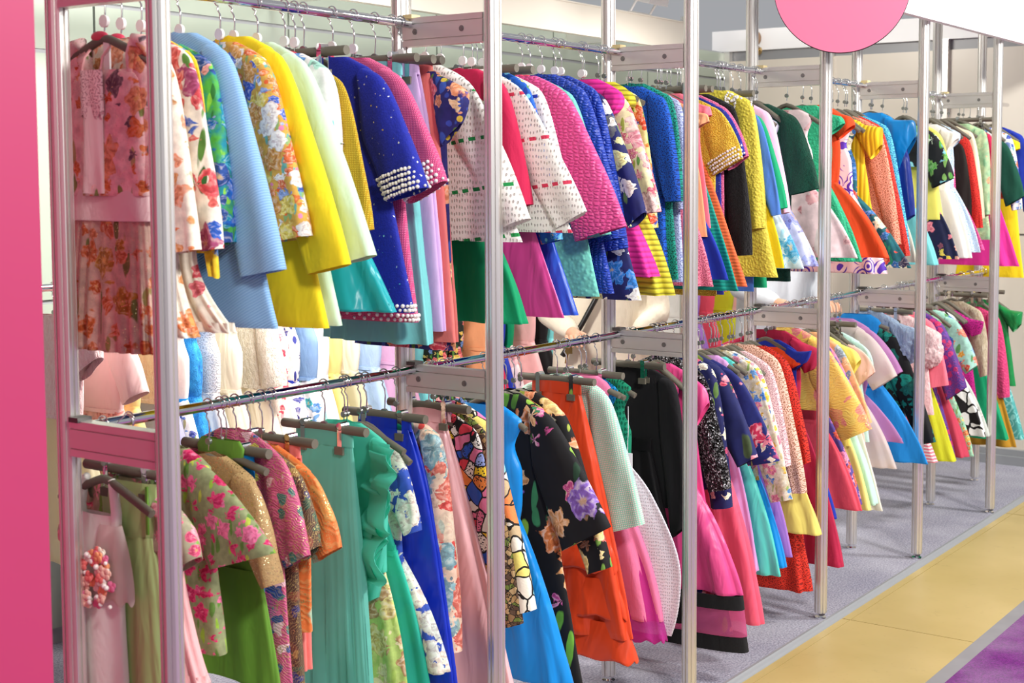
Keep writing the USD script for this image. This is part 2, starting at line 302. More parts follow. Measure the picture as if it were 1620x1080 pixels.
add('meshgreen', m_knit, 'f6f2ea', .010, '1d8a45', .32); add('meshred', m_knit, 'f6f2ea', .010, 'd83f5c', .28); add('meshblue', m_knit, 'f6f3ee', .010, '2a3fae', .25)
add('meshcyan', m_knit, '1597dc', .010, None, .4); add('meshemerald', m_knit, '128a66', .010, None, .4); add('meshlilac', m_knit, 'f1eaf4', .006, None, .33, .7)
for n, c, d in (('laceblue', '0f57c4', '07307a'), ('laceteal', '159c88', '075a4e'), ('lacelav', 'b9c3ea', '8791c4'), ('lacepink', 'f0829a', 'c04e6c'), ('lacepeach', 'f6a488', 'b8603e'), ('lacered', 'e03a2c', 'a31c16'), ('laceaqua', '5dc4e4', '1c6f9c'), ('lacescarlet', 'd92f24', '97150f'), ('lacehotpink', 'ee5a9c', 'b52f6c'), ('palebluelace', 'cfe0f2', 'a3c0e0'),
                ('lacepale', 'f3cfd0', 'cf9ca4'), ('lacesalmon', 'eec2ac', 'b07a5c'), ('lacered2', 'd8301f', '861008'), ('magentalace', 'cf1f8e', '7c0a58')):
    add(n, m_lace, c, d, 70)
add('furblack', m_fur, '100e0e', 160, '040303'); add('furcream', m_fur, 'eadfc2', 120, 'c2ad84'); add('fluffblue', m_fur, 'c6daf2', 90, '9cb8de'); add('fluffpink', m_fur, 'f8dcd8', 90, 'e6b4b4'); add('darkgreenwool', m_fur, '0f5a44', 260, '083a2c')
add('boucle', m_boucle, 'f4d250', 'd4a422'); add('pinktweed', m_tweed, 'f27aa4', 'd24d80'); add('pinktweed2', m_boucle, 'ef7ba2', 'c4487a'); add('mustardtweed', m_tweed, 'e8c83c', 'b8921c')
add('navyglit', m_glitter, '13229a', .993, 'ffffff', 300); add('navyglit2', m_glitter, '1f2a92', .98, 'dfe6ff', 420); add('goldsequin', m_glitter, 'b09060', .9, 'ffe2a0', 420, .6); add('sequinblack', m_sequin, '050505', 'd0d0d4', 190, .6)
add('seersucker', m_check, 'a6dcc4', 'f2d3d0')
add('tulleaqua', m_sheer, '7fdccb', .93); add('tulleturq', m_sheer, '3fe0c4', .9); add('ruffle', m_sheer, '62e6cc', .95, .5); add('organzawhite', m_sheer, 'f2e6e0', .72, .45); add('organzalilac', m_sheer, 'd79ad2', .72, .45); add('blacktulle', m_sheer, '141216', .85)
add('netpink', m_sheer, 'e86aa0', .55); add('netred', m_sheer, 'd8503c', .6); add('tulle_magenta', m_sheer, 'd83aa8', .75); add('tulle_white', m_sheer, 'fff4f0', .85)
add('scroll', m_scroll, 'f6dcdc', '5a34b4'); add('tealscroll', m_scroll, '4fa6a2', '86d0cc')
# ---- prints
F = dict
def fl(n, **k): add(n, m_floral, **k)
fl('f_pinkorange', bg='eebcbc', petals=['e07a3c', 'd9602c', 'e8a070', '6f5a66'], leaf=('8a9a50', 'b8b070'), s=17, cov=.6, leafcov=.3, gold=.02, bg2='f6d6d0', shade=.3)
fl('f_pinkorange_dark', bg='d9b7a2', petals=['c8642c', 'b8862c', 'd07a4c'], leaf=('6f7a3a', '96864a'), s=15, cov=.6, gold=.03, bg2='c7a898')
fl('f_cream_orange', bg='f3ead6', petals=['f08a4c', 'e8a05c', 'c98a4c', 'f2a27a'], leaf=('a9ae7c', 'c9c2a0'), s=16, cov=.8, leafcov=.3, gold=.006, shade=.6)
fl('f_cream_redblue', bg='f4eddd', petals=['e0525a', '2a62c8', 'e86a62', 'b0507a'], leaf=('5a8a3a', '2f6a30'), s=14, cov=.62, leafcov=.35, shade=.5)
fl('f_cream_red', bg='f1e8d4', petals=['dc5660', 'e4707a'], leaf=('4f8a3a', '2f5a8a'), s=12, cov=.4, leafcov=.3)
fl('f_yellow', bg='f6d634', petals=['3a8ad0', 'f4f0d8'], s=22, cov=.25, leafcov=.1)
fl('f_greenblue', bg='4fae4a', petals=['1f6ac8', '1a9ab8', 'e8a0a8', '2f58a8'], leaf=('8ad04a', '2f7a3c'), s=19, cov=.95, leafcov=.9, R=.5, bg2='17869c')
fl('f_multi', bg='d8a648', petals=['e8803c', 'f0ece4', 'e0a050', '3f66c8', 'f0d860', 'f4f0e6', 'e8703c', '8aa6d8'], leaf=('8fae6a', '6fb0a0'), s=22, cov=1.0, leafcov=.8, R=.5, buds=['f4f0e6', 'e6622c', 'f088b0'], shade=.7)
fl('f_pastel', bg='f3eef0', petals=['7fb4ea', '5a96e0', '4fc0c8', 'a8e0d0'], s=13, cov=.7, leafcov=.15, shade=.3, leaf=('7fd0c8', 'a4dcd0'))
fl('f_navyred', bg='2a2a6e', petals=['e04a5c', 'ee7080', 'f0a070', 'f2d9a0'], leaf=('5a7a3a', '3a58b0'), s=15, cov=.85, leafcov=.6, buds=['e0c84a', '3a50b0'])
fl('f_blue', bg='1f5fc4', petals=['4fb8e8', 'd8d84a', 'e0607a', '1f8ae0'], leaf=('58a048', '1a3a9a'), s=20, cov=.6, leafcov=.5, buds=['7fd0f0', 'f0e060'])
fl('f_navywhite', bg='1a1f5c', petals=['f0ead6', 'dfe39a', '2f86d8', 'eef0ea'], leaf=('6a8a4a', '254a9a'), s=14, cov=.75, leafcov=.4, rag=.35, shade=.3)
fl('f_pinkcream', bg='efe4b4', petals=['e07a90', 'ee9aa8', 'd8607a', 'f4d0c8'], leaf=('6a9a4a', 'a8b04a'), s=17, cov=.95, leafcov=.8, R=.52, shade=.7)
fl('f_orangecream', bg='e8dc96', petals=['ec6a3a', 'f08a3c', 'e0522c', '3f4fb0'], leaf=('6aa04a', 'c8c04a'), s=19, cov=.9, leafcov=.8, R=.5, shade=.6)
fl('f_tulleblue', bg='d8ecf6', petals=['4fb2e2', '8fd0f0'], s=11, cov=.6, leafcov=.2, leaf=('a8d8f0', '68b8e4'), rag=.6, shade=.3)
fl('f_tullelav', bg='e3e2f8', petals=['9aa4ec', 'b8c0f4'], s=10, cov=.5, leafcov=.2, leaf=('c0d8f4', 'b0b8ee'), rag=.6, shade=.3)
fl('f_babypink', bg='f6dcdc', petals=['eeb0b4', 'f4c6c6'], s=8, cov=.5, leafcov=.1, leaf=('e0d6d0', 'f0e6e2'), rag=.5, shade=.3)
fl('f_darkmulti', bg='12606a', petals=['d8402f', 'e85a4a', 'e8ecc8', '2a72b8', '2a2a4a'], leaf=('1f8a6a', '16405a'), s=15, cov=.9, leafcov=.8, shade=.3)
fl('f_tealblack', bg='17181a', petals=['2aa0b8', 'd8e8c8', '5fae4a', '7fd0d8'], leaf=('4f9a3a', '88b860'), s=12, cov=.7, leafcov=.5, shade=.4)
fl('f_navydots', bg='15183e', petals=['ea7a8a', 'f0d84a', 'e8a088'], leaf=('4a6a3a', '2f4a6a'), s=15, cov=.35, leafcov=.2, shade=.3)
fl('f_greenmist', bg='9cc89a', petals=['e8b890', 'bfd8a0'], leaf=('7fb488', 'c8d8a8'), s=14, cov=.5, rag=.6, shade=.2, bg2='b8cfa0')
fl('f_bluewhite', bg='f4f4f4', petals=['2f4fb8', 'ee7a3a', '7fa0e0'], leaf=('4fa0a8', 'e8e8f0'), s=22, cov=.7, rag=.5, shade=.2)
fl('f_roseblush', bg='a8a286', petals=['e0507c', 'f0a0b0'], leaf=('7fae4a', '5a8a3a'), s=18, cov=.75, leafcov=.5)
fl('f_rosegreen', bg='8f976c', petals=['ee5f94', 'f07aa6', 'd42f6c', 'c8205c'], leaf=('8fb83a', 'b8c84a', '5f8a3a'), s=21, cov=.85, leafcov=.6, rag=.3, R=.40, shade=.25, center='f7a0c0')
fl('f_lime', bg='bcd878', petals=['e8d88a', 'c8a070', 'f0eab0'], leaf=('d8e08a', 'a8c860'), s=15, cov=.9, leafcov=.6, R=.5, shade=.8, satin=1)
fl('f_bluechrys', bg='2f4fae', petals=['ece8d8', 'e4ead8', 'd0d8d0'], leaf=('c8d0e0', '2a3f90'), s=16, cov=1.0, leafcov=.3, rag=.35, R=.56, shade=.6, center='c0c8a8')
fl('f_marble', buds=['8fb8c0', 'd84f48', 'f4ead0'], bg='e8c8b0', petals=['e07a68', '8ab4bc', 'f0e6c8', 'd84f48', 'f2d0b0'], leaf=('8fa8a0', 'd89a80'), s=14, cov=1.0, leafcov=.7, rag=.5, R=.62, shade=.7, satin=1)
fl('f_blackfloral', bg='141316', petals=['e8884a', 'd85a9a', 'f0b070', '8f6ac8'], leaf=('6fae3a', '9ac84a', '3f8a5a'), s=10, cov=.42, leafcov=.45, rag=.3, shade=.8, stretch=(1, 1, .9))
fl('f_blackfloral2', bg='161416', petals=['f2d88a', 'ee9a6a', 'f4e2a8', 'd84a4a'], leaf=('7fae4a', 'a8b84a'), s=11, cov=.6, leafcov=.4, rag=.3, shade=.7)
fl('f_navycream', bg='1c2058', petals=['f2eecb', 'f4f0dc', 'e85a80'], leaf=('8fae4a', '5a7a3a'), s=14, cov=.5, leafcov=.3, rag=.3, shade=.3)
fl('f_navyrose', bg='222a72', petals=['ea5a7c', 'f08a9c', 'd8345c', 'f4e4c8'], leaf=('7fa04a', 'b8c86a'), s=11, cov=.5, leafcov=.22, rag=.25, shade=.8, center='ffe4e4')
fl('f_navyrose2', bg='20265f', petals=['ea5070', 'f08a9c'], leaf=('7a8a3a', '4a5a3a'), s=9, cov=.3, leafcov=.2, rag=.25, shade=.8, center='ffe4e4')
fl('f_white', bg='ebe3d0', petals=['3f86d8', '5fa0e0', 'f0c04a', 'e88aa8'], leaf=('9ab86a', 'c8b884'), s=27, cov=.55, leafcov=.4, bg2='d6c9a4', shade=.3)
fl('f_white2', bg='efe6d8', petals=['f0d04a', 'e890a8', '4f86c8', 'e8b0c0'], leaf=('8fae6a', 'b8a884'), s=25, cov=.6, leafcov=.4, shade=.3)
fl('f_pinkpurple', bg='ee82a0', petals=['5a4aa8', '7a58b0'], s=20, cov=.55, leafcov=.2, rag=.5, leaf=('f0a0a8', 'd86090'))
fl('f_orangegrey', bg='eeb27a', petals=['9ab0b8', '7f98a8', 'f0c890'], s=14, cov=.6, leafcov=.2, rag=.5, leaf=('f2c078', 'd8a068'))
fl('f_purple', bg='584a9a', petals=['e86a4a', 'ee8ab8', 'f0a0c0', 'd8543a'], leaf=('3f3a80', '9a5aa8'), s=22, cov=.85, leafcov=.4, shade=.3)
fl('f_blackteal', bg='0c0d10', petals=['159080', '1aa890', '0f7468'], leaf=('0f5a5a', '14786c'), s=13, cov=.7, leafcov=.3, R=.48, shade=.9, center='0a3a38')
fl('f_aquaposy', bg='a4d6c4', petals=['e05a50', 'f08a70', '2f6ac0', 'f0b040'], leaf=('5f9a5a', '3a5a3a'), s=15, cov=.5, leafcov=.35, shade=.3)
fl('f_mintposy', bg='9ccfae', petals=['ee8a50', 'f0d060', 'e05a50'], leaf=('5f9a4a', '7fae60'), s=26, cov=.6, leafcov=.4)
fl('f_pearl', bg='ccd2ca', petals=['e4e8e0', 'b8c4c0'], s=12, cov=.5, leafcov=.1, shade=.4)
fl('f_darkgarden', bg='1a1f1a', petals=['d85a5a', 'e8c04a', '4f7ac0', 'f0a0a0'], leaf=('5a8a3a', '2f5a3a'), s=24, cov=.8, leafcov=.7)
fl('f_whiteblue', bg='fbf8f2', petals=['2a72d0', '3a50a8'], leaf=('8fb070', 'c0b884'), s=22, cov=.4, leafcov=.25)
fl('f_whitered', bg='faf0ea', petals=['e8506c', 'f07a8c'], leaf=('e8b0b8', 'f0c8c8'), s=20, cov=.35, leafcov=.2)
fl('f_whitenavy', bg='f6efe6', petals=['232a80', '3a44a0'], leaf=('3a4090', '5a64b0'), s=20, cov=.35, leafcov=.25)
add('graphic', m_mosaic, ['f4f2ee', 'f4f2ee', '1a1416', '3a2026', 'f4f2ee'], '140f10', 13, .05)
add('patch', m_mosaic, ['f0c828', '2a55b8', 'd8394a', 'f0e6dc', 'e8823c', '8fa0d8', 'f4ece2', 'e87aa0'], '161216', 24, .035, 1)
add('patch2', m_mosaic, ['f2ead8', 'f0e27a', 'ee7ab0', 'c8b088', '8fd8dc', 'f4f0e4', 'f08a4c'], '1a1614', 22, .04, 0)
add('snake', m_mosaic, ['8a6a48', 'a8885a', '6a7a34', '5a4434', 'b89c70'], '1e1812', 70, .05, 1)
add('brocpink', m_brocade, 'cc4f86', ['f0c0d0', '3f7a7a', 'd8d060', 'e86aa0', '2f4a90'], 32)
add('brocdark', m_brocade, '5a3f34', ['a8844a', '3a3a7a', '8a4a3a', '2f5a4a'], 36)
add('brocorange', m_brocade, 'ee7a38', ['f08a40', 'ee8038', 'a8d0b8', 'f4a050'], 13, .35)
add('brocyellow', m_brocade, 'f2c85a', ['ea8a80', 'e8788a', 'f0d060', 'e89a6a'], 18, .2, 'f4d880')
add('brocpurple', m_brocade, '4a2a86', ['b81f6a', 'c8205c', '5a349a', 'a01a60'], 34, .2, 'c02a70')
for n, c in dict(lightleaf='a9c47f', palepinksat='f6cfcb', paleyellowsat='f2d98a', ivorysat='f3e8d2').items(): add(n, m_satin, c)
for n, c in dict(lilacgrey='a9a8cc', denimblue='86a6cf', paleblue='b3cdf2').items(): add(n, m_solid, c)
add('palepinktulle', m_fur, 'f6dcda', 60, 'eec4c4'); add('tulle_cream', m_sheer, 'f3ecc8', .9); add('blueombre', m_fur, '3aa0e4', 40, '1668b8'); add('whitelace', m_lace, 'f6f4f0', 'd4d2d0', 60); add('furwhite', m_fur, 'f6efe2', 90, 'e0d3bd')
fl('f_pinkrose', bg='efb8ac', petals=['e8968c', 'f4c8bc'], s=14, cov=.7, leafcov=.2, leaf=('e8a89a', 'f0c0b0'), satin=1)
def m_hemstripe(n):
    g = Graph(); z = g('separate_xyz', vector=g.coord()).z; w = g('wave_texture', vector=g.coord(), scale=.314/.014, bands_direction='z').fac
    m = g.math('multiply', g.rng(w, .6, .7), g.rng(z, -.63, -.635)); return finish(g, n, g.mix(m, lin('ee7f90'), lin('f6ece8')), .7, w, .1, .001)
add('pinkstripe', m_hemstripe)
add('steel', m_plain, '9a9896', rough=.35, metallic=1.0)

# ---------------------------------------------------------------- the setting
ZU, ZL, YR, DEP = 2.020, 1.134, 0.254, 0.297
BU = (1.963, 2.035); BL = (1.077, 1.149)
PX = [-0.031, 1, 2, 3, 4, 5, 6.0]
PB = [-0.031, 1, 2, 3, 4, 5, 5.685]
carpet = struct('floor', box(-1.4, 6.25, -.04, 2.2, -.02, 0.0), 'carpet_grey'); tag(carpet, 'grey booth carpet under the clothes rails')
# a structural base slab carries linoleum sheets as separate pieces
base = struct('floor', box(-6, 9, -6, -.04, -.06, -.012), 'grey_tape')
for i, (a, b) in enumerate([(-.95, 1.05), (1.05, 3.05), (3.05, 5.05), (5.05, 7.05), (7.05, 9)]):
    for y0, y1 in ((-.56, -.0985),):
        struct('linoleum_sheet', box(a+.003, b-.003, y0, y1, -.012, -.004+.0006*(i % 2)), 'lino_yellow', base)
    struct('linoleum_strip', box(a+.003, b-.003, -.0955, -.062, -.012, -.004), 'lino_yellow', base)
struct('tape_strip', box(-6, 9, -.618, -.56, -.012, -.002), 'grey_tape', base)
struct('aisle_carpet', box(-6, 9, -6, -.618, -.012, .004), 'carpet_purple', base)
tr = trimesh.creation.extrude_polygon(__import__('shapely').geometry.Polygon([(-.066, -.02), (-.066, -.006), (-.058, .004), (-.05, .007), (-.045, .013), (-.036, .013), (-.030, .002), (-.030, -.02)]), 7.7)
tr.apply_transform(np.array([[0, 0, 1, -1.4], [1, 0, 0, 0], [0, 1, 0, 0], [0, 0, 0, 1.]])); struct('trim_1', tr, 'grey_trim', smooth=40)
pw = cat(box(-1.5, -.325, -.04, .02, 0, 2.9), box(-.345, -.325, .02, 1.2, 0, 2.9))
struct('wall_left', pw, 'pink_panel')
wb = struct('wall_back', box(-1.4, 6.25, 2.12, 2.16, 0, 2.42), 'grey_trim')
for k in range(8):
    for z0, z1 in ((.06, 1.2), (1.215, 2.06), (2.075, 2.24), (2.255, 2.41)):
        struct('panel', box(-1.4+k*.955, -1.4+k*.955+.945, 2.105, 2.12, z0, z1), 'green_panel', wb)
wr = struct('wall_right', box(6.27, 6.30, -.04, 2.2, 0, 2.5), 'grey_trim')
for k in range(3):
    struct('panel', box(6.255, 6.27, -.02+k*.71, -.02+k*.71+.70, .07, 1.30), 'white_panel', wr)
    struct('panel', box(6.255, 6.27, -.02+k*.71, -.02+k*.71+.70, 1.312, 2.36), 'white_panel', wr)
for y in (.0, .69, 1.40, 2.09):
    struct('wall_post', box(6.22, 6.262, y-.021, y+.021, 0, 2.42), 'aluminium', wr)
struct('top_beam', box(6.235, 6.275, -.04, 2.2, 2.42, 2.55), 'white_board', wr)
sk = struct('baseboard_right', cat(box(6.20, 6.255, -.04, 2.1, 0, .05), box(6.225, 6.255, -.04, 2.1, .05, .085)), 'grey_trim')
fb = tag(obj('fascia_board', box(3.06, 6.6, -.053, -.0225, 2.277, 2.95), 'white_board'), 'long white fascia board above the posts at top right', 'sign board')

def post_mesh(x, y, z0, z1, r=.0235):
    from shapely.geometry import Polygon
    pts = []
    for k in range(8):
        a = math.pi/8+k*math.pi/4; b = a+math.pi/4
        P, Q = np.array([math.cos(a), math.sin(a)])*r, np.array([math.cos(b), math.sin(b)])*r
        t = (Q-P); nrm = (P+Q)/2; nrm = nrm/np.linalg.norm(nrm)
        for f, d in ((.06, 0), (.36, 0), (.40, .005), (.60, .005), (.64, 0), (.94, 0)):
            pts.append(P+t*f-nrm*d)
    m = trimesh.creation.extrude_polygon(Polygon(pts), z1-z0); m.apply_translation((x, y, z0)); return m
frame = thing('display_frame', 'silver aluminium display frame of grooved posts and cross beams holding both tiers of rails', 'display frame')
def foot_mesh(x, y): return cat(cyl((x, y, 0), (x, y, .006), .021, 20), cyl((x, y, .006), (x, y, .03), .008, 10), cyl((x, y, .012), (x, y, .02), .016, 6))
for i in range(7):
    if i < 6:
        p = obj('post', post_mesh(PX[i], 0, .022, 2.6), 'aluminium', frame); obj('foot', foot_mesh(PX[i], 0), 'chrome', p, 30)
    p = obj('post', post_mesh(PB[i], DEP, .022, 2.6), 'aluminium', frame); obj('foot', foot_mesh(PB[i], DEP), 'chrome', p, 30)
def beam_mesh(x, z0, z1):
    h = z1-z0; prof = [(-.014, 0), (.014, 0), (.014, h), (-.014, h), (-.014, h*.80), (-.009, h*.79), (-.009, h*.765), (-.014, h*.755), (-.014, h*.245), (-.009, h*.235), (-.009, h*.21), (-.014, h*.20)]
    m = trimesh.creation.extrude_polygon(__import__('shapely').geometry.Polygon(prof), DEP-.042)
    m.apply_transform(np.array([[1, 0, 0, x], [0, 0, 1, .021], [0, 1, 0, z0], [0, 0, 0, 1.]])); return m
for i in range(6):
    for z0, z1 in (BU, BL):
        b = obj('cross_beam', beam_mesh(PX[i], z0, z1), 'aluminium', frame)
        for y in (() if i == 0 else (.085, .235)):
            zc = (z0+z1)/2; obj('screw', cat(cyl((PX[i]-.0155, y, zc), (PX[i]-.013, y, zc), .0075, 18), cyl((PX[i]-.0165, y, zc), (PX[i]-.0150, y, zc), .0052, 18), cyl((PX[i]-.0175, y, zc), (PX[i]-.016, y, zc), .0026, 6)), 'steel', b)
        obj('rail_clip', box(PX[i]-.020, PX[i]+.014, YR-.013, YR+.016, z1-.002, z1+.008), 'tape' if z0 > 1.5 else 'aluminium_dark', b)
BAYS = ['first', 'second', 'third', 'fourth', 'fifth', 'sixth']
for t, z in (('upper', ZU), ('lower', ZL)):
    for i in range(6):
        x0, x1 = PX[i]+.0145, PX[i+1]-.0145 if i < 5 else 5.99
        tag(obj('clothes_rail', cyl((x0, YR, z), (x1, YR, z), .0115, 28), 'chrome', smooth=40), f'chrome clothes rail of the {t} tier in the {BAYS[i]} bay from the left', 'clothes rail', 'chrome rails of the display frame')

# round sign
dm = trimesh.creation.cylinder(.2355, .012, sections=96); dm2 = trimesh.creation.cylinder(.2375, .006, sections=96); dm2.apply_translation((0, 0, -.009))
nn = np.array([-1.819-2.93, -2.12+.13, 0.0]); nn /= np.linalg.norm(nn); tt = np.cross([0, 0, 1.0], nn)
T = np.eye(4); T[:3, 0], T[:3, 1], T[:3, 2], T[:3, 3] = tt, [0, 0, 1], nn, (2.922, -.09, 2.303)
dk = thing('round_sign', 'round pink sign disc hanging in front of the white fascia board', 'sign')
dm.apply_transform(T); dm2.apply_transform(T); obj('disc', dm, 'disc_pink', dk, 40); obj('rim', dm2, 'black_plastic', dk, 40)
obj('bracket', cat(box(2.915, 2.985, -.02, .0, 2.40, 2.43), cyl((2.925, -.06, 2.415), (2.955, -.012, 2.415), .008)), 'aluminium', dk)

# rear row: fascia, posts, rail
rf = thing('rear_frame', 'rear aluminium frame with wide fascia beam behind the clothes', 'display frame')
obj('fascia_beam', cat(box(-1.2, 4.46, 1.385, 1.41, 2.272, 2.395), box(-1.2, 4.46, 1.380, 1.415, 2.262, 2.272), box(-1.2, 4.46, 1.380, 1.415, 2.395, 2.402)), 'white_panel', rf)
for x in (-1.2, 2.32, 4.46): obj('post', post_mesh(x, 1.40, 0, 2.43), 'aluminium', rf)
for x in (-1.2, 2.32, 4.46): obj('tie_beam', box(x-.015, x+.015, 1.42, 2.105, 2.33, 2.40), 'aluminium', rf)
ZB, YB = 1.30, 1.62
tag(obj('clothes_rail', cyl((-1.1, YB, ZB), (6.2, YB, ZB), .0125, 20), 'chrome', smooth=40), 'long chrome rear rail carrying party dresses behind the front rows', 'clothes rail')
for x in (-1.1, 2.32, 4.46, 6.2): obj('rail_bracket', cat(cyl((x, YB, ZB), (x, 2.11, ZB), .009, 10), cyl((x, 2.10, ZB), (x, 2.112, ZB), .025, 16)), 'aluminium', rf)

lp = thing('spot_lamp', 'white spot lamp clamped on the rear fascia beam', 'lamp', (4.02, 1.37, 2.405))
sp = trimesh.creation.box((.17, .1, .045)); sp.apply_transform(trimesh.transformations.rotation_matrix(.25, (1, 0, 0))); sp.apply_translation((0, -.03, .065)); obj('housing', sp, 'lamp_body', lp)
obj('arm', cat(cyl((-.09, .03, 0), (-.09, -.02, .07), .006), cyl((.09, .03, 0), (.09, -.02, .07), .006), cyl((-.1, .03, .0), (.1, .03, .0), .007)), 'lamp_body', lp); obj('knob', cyl((.09, -.02, .07), (.115, -.02, .07), .012), 'black_plastic', lp)
rp = thing('hanging_rope', 'brown rope with a brass clamp hanging beside the round pink sign', 'rope', (6.2, 1.84, 2.46))
obj('cord', tube([(0.0, .12, .9), (0, .09, .5), (0, .05, .2), (0, .03, .06), (.0, .035, .0), (0, .02, -.03)], .009), 'rope', rp, True)
kn = trimesh.creation.icosphere(2, .03); kn.apply_scale((1, .9, 1.4)); kn.apply_translation((0, .03, .03)); obj('knot', kn, 'rope', rp, True)
obj('clamp', cat(cyl((-.02, .03, -.05), (.03, .03, -.05), .022), cyl((0, .0, -.04), (0, .07, -.06), .014)), 'brass', rp, 30)

# ---------------------------------------------------------------- hangers
def hanger_curve(hl, drop):
    u = np.linspace(-hl, hl, 17); return np.stack([np.zeros(17), u, -.106-drop*np.sqrt((u/hl)**2+.01)], -1)
def hook_mesh():
    a = np.linspace(math.radians(215), math.radians(-80), 18); r = .0165
    pts = [(0, math.cos(t)*r, math.sin(t)*r) for t in a]        # over the rail
    pts += [(0, .006, -.024), (0, -.002, -.034), (0, -.004, -.05), (0, -.002, -.075), (0, 0, -.098)]
    return tube(pts, .0019, 6)
def disc_mesh(r=.0125, z=-.078): return cyl((-.0035, 0, z), (.0035, 0, z), r, 22)
def clip_mesh(y):
    return cat(*[box(min(s*.010, s*.0125), max(s*.010, s*.0125), y-.007, y+.007, -.146, -.098) for s in (-1, 1)], box(-.0125, .0125, y-.006, y+.006, -.100, -.092), cyl((-.013, y, -.090), (.013, y, -.090), .0085, 14))
def clip_pad_mesh(y):
    return cat(*[box(min(s*.0095, s*.0165), max(s*.0095, s*.0165), y-.013, y+.013, -.158, -.140) for s in (-1, 1)])
PROTO = {}
HL = set()
def hlabel(kind, desc, place):
    w = [x for x in desc.replace(',', ' ,').split() if x != ',']
    for n in range(6, 9):
        for cut in (w[:n], w[-n:]):
            s = f"grey {kind} of the {' '.join(cut)}, {place}"
            if len(s.replace(',', ' ').split()) <= 16 and s not in HL: HL.add(s); return s
    raise SystemExit('label '+desc)
def hanger(kind, loc, label, cat_='clothes hanger', rz=0):
    if kind not in PROTO:
        t = thing('clip_hanger' if kind[0] == 'clip' else 'clothes_hanger', label, cat_, loc, rz)
        obj('hook', hook_mesh(), 'chrome', t, True)
        if kind[0] == 'clip':
            obj('bar', tube([(0, y, -.100) for y in np.linspace(-.135, .135, 7)], .0112, 14), 'hanger_grey', t, 40)
            for y in (-kind[1], kind[1]): obj('clip_pad', clip_pad_mesh(y), 'hanger_grey', obj('clip', clip_mesh(y), 'chrome', t))
            obj('badge', disc_mesh(.012, -.096), 'clear_disc', t, 40)
        else:
            obj('bar', tube(hanger_curve(.142, kind[1]), np.linspace(1, 1, 17)*.0088, 12), 'hanger_grey', t, 40)
            obj('badge', disc_mesh(.0125 if kind[2] == 'logo_disc' else .0075), kind[2], t, 40)
            if kind[2] == 'logo_disc':
                e = trimesh.creation.icosphere(2, 1.0); e.apply_scale((.0105, .024, .0115)); e.apply_translation((-.001, .014, -.108)); obj('red_pad', e, 'logo_red', t, True)
        PROTO[kind] = t; t.SetCustomDataByKey('group', 'grey hangers on the rails'); return t
    s = PROTO[kind]; t = thing(s.GetName().rsplit('_0', 1)[0] if s.GetName()[-3:].isdigit() else s.GetName(), label, cat_, loc, rz, 'grey hangers on the rails')
    t.GetReferences().AddInternalReference(s.GetPath()); t.SetInstanceable(True); 
    return t

# ---------------------------------------------------------------- garments: local frame x along the rail, y = -u (front is -y), z up from the rail's height
def sgnpow(v, e): return np.sign(v)*np.abs(v)**e
def body_mesh(prof, seed, fold=.004, k=9, n=60, m=34, lean=0.0, expo=2.5, x0=0.0, pleat=0, hemwave=0.0, yshift=None, closed_top=False, slim=None):
    """prof: rows (z, half width, half thickness) from the top down; returns a cloth tube with an inward hem."""
    P = np.array(prof, float); o = np.argsort(P[:, 0]); P = P[o]
    fw_, ft = Pchip(P[:, 0], P[:, 1]), Pchip(P[:, 0], P[:, 2]); zt, zb = P[-1, 0], P[0, 0]
    s = np.linspace(0, 1, m)**.9; zs = zt+(zb-zt)*s; a = np.linspace(0, 2*math.pi, n, endpoint=False)
    ca, sa = np.cos(a), np.sin(a); rs = np.random.RandomState(seed); ph = rs.rand(6)*6.28
    ex, ey = sgnpow(ca, 2/expo), sgnpow(sa, 2/expo); rows = []
    for z, q in zip(zs, s):
        w, t = float(fw_(z)), float(ft(z)); A = fold*(.15+.95*q**1.3)
        f = np.sin(k*a+ph[0]+1.3*q)*.55+np.sin((k*.53+2)*a+ph[1]-2*q)*.45+np.sin((k*1.7)*a+ph[2])*.25
        if pleat: f = f*.3+np.abs(np.sin(pleat*a+ph[3]+.4*np.sin(3*q)))*1.6-.8
        nb = meshkit.noise(np.stack([ex*2+seed, ey*w*14, np.full(n, z*7.0)], -1), seed)-.5
        d = A*f*(1+.3*nb)+.008*nb*q
        x = ex*t+x0+d*np.sqrt(np.abs(ca))*np.sign(ca); y = ey*w+d*.6*np.sign(sa)*np.abs(sa)**.5
        zz = np.full(n, z)+hemwave*q**6*np.sin(k*1.5*a+ph[4])
        rows.append(np.stack([x, y, zz], -1))
    last = rows[-1]; c = last.mean(0)
    rows.append(c+(last-c)*[.86, .985, 1]+[0, 0, .001]); rows.append(c+(last-c)*[.82, .97, 1]+[0, 0, .02])
    return loft(rows)
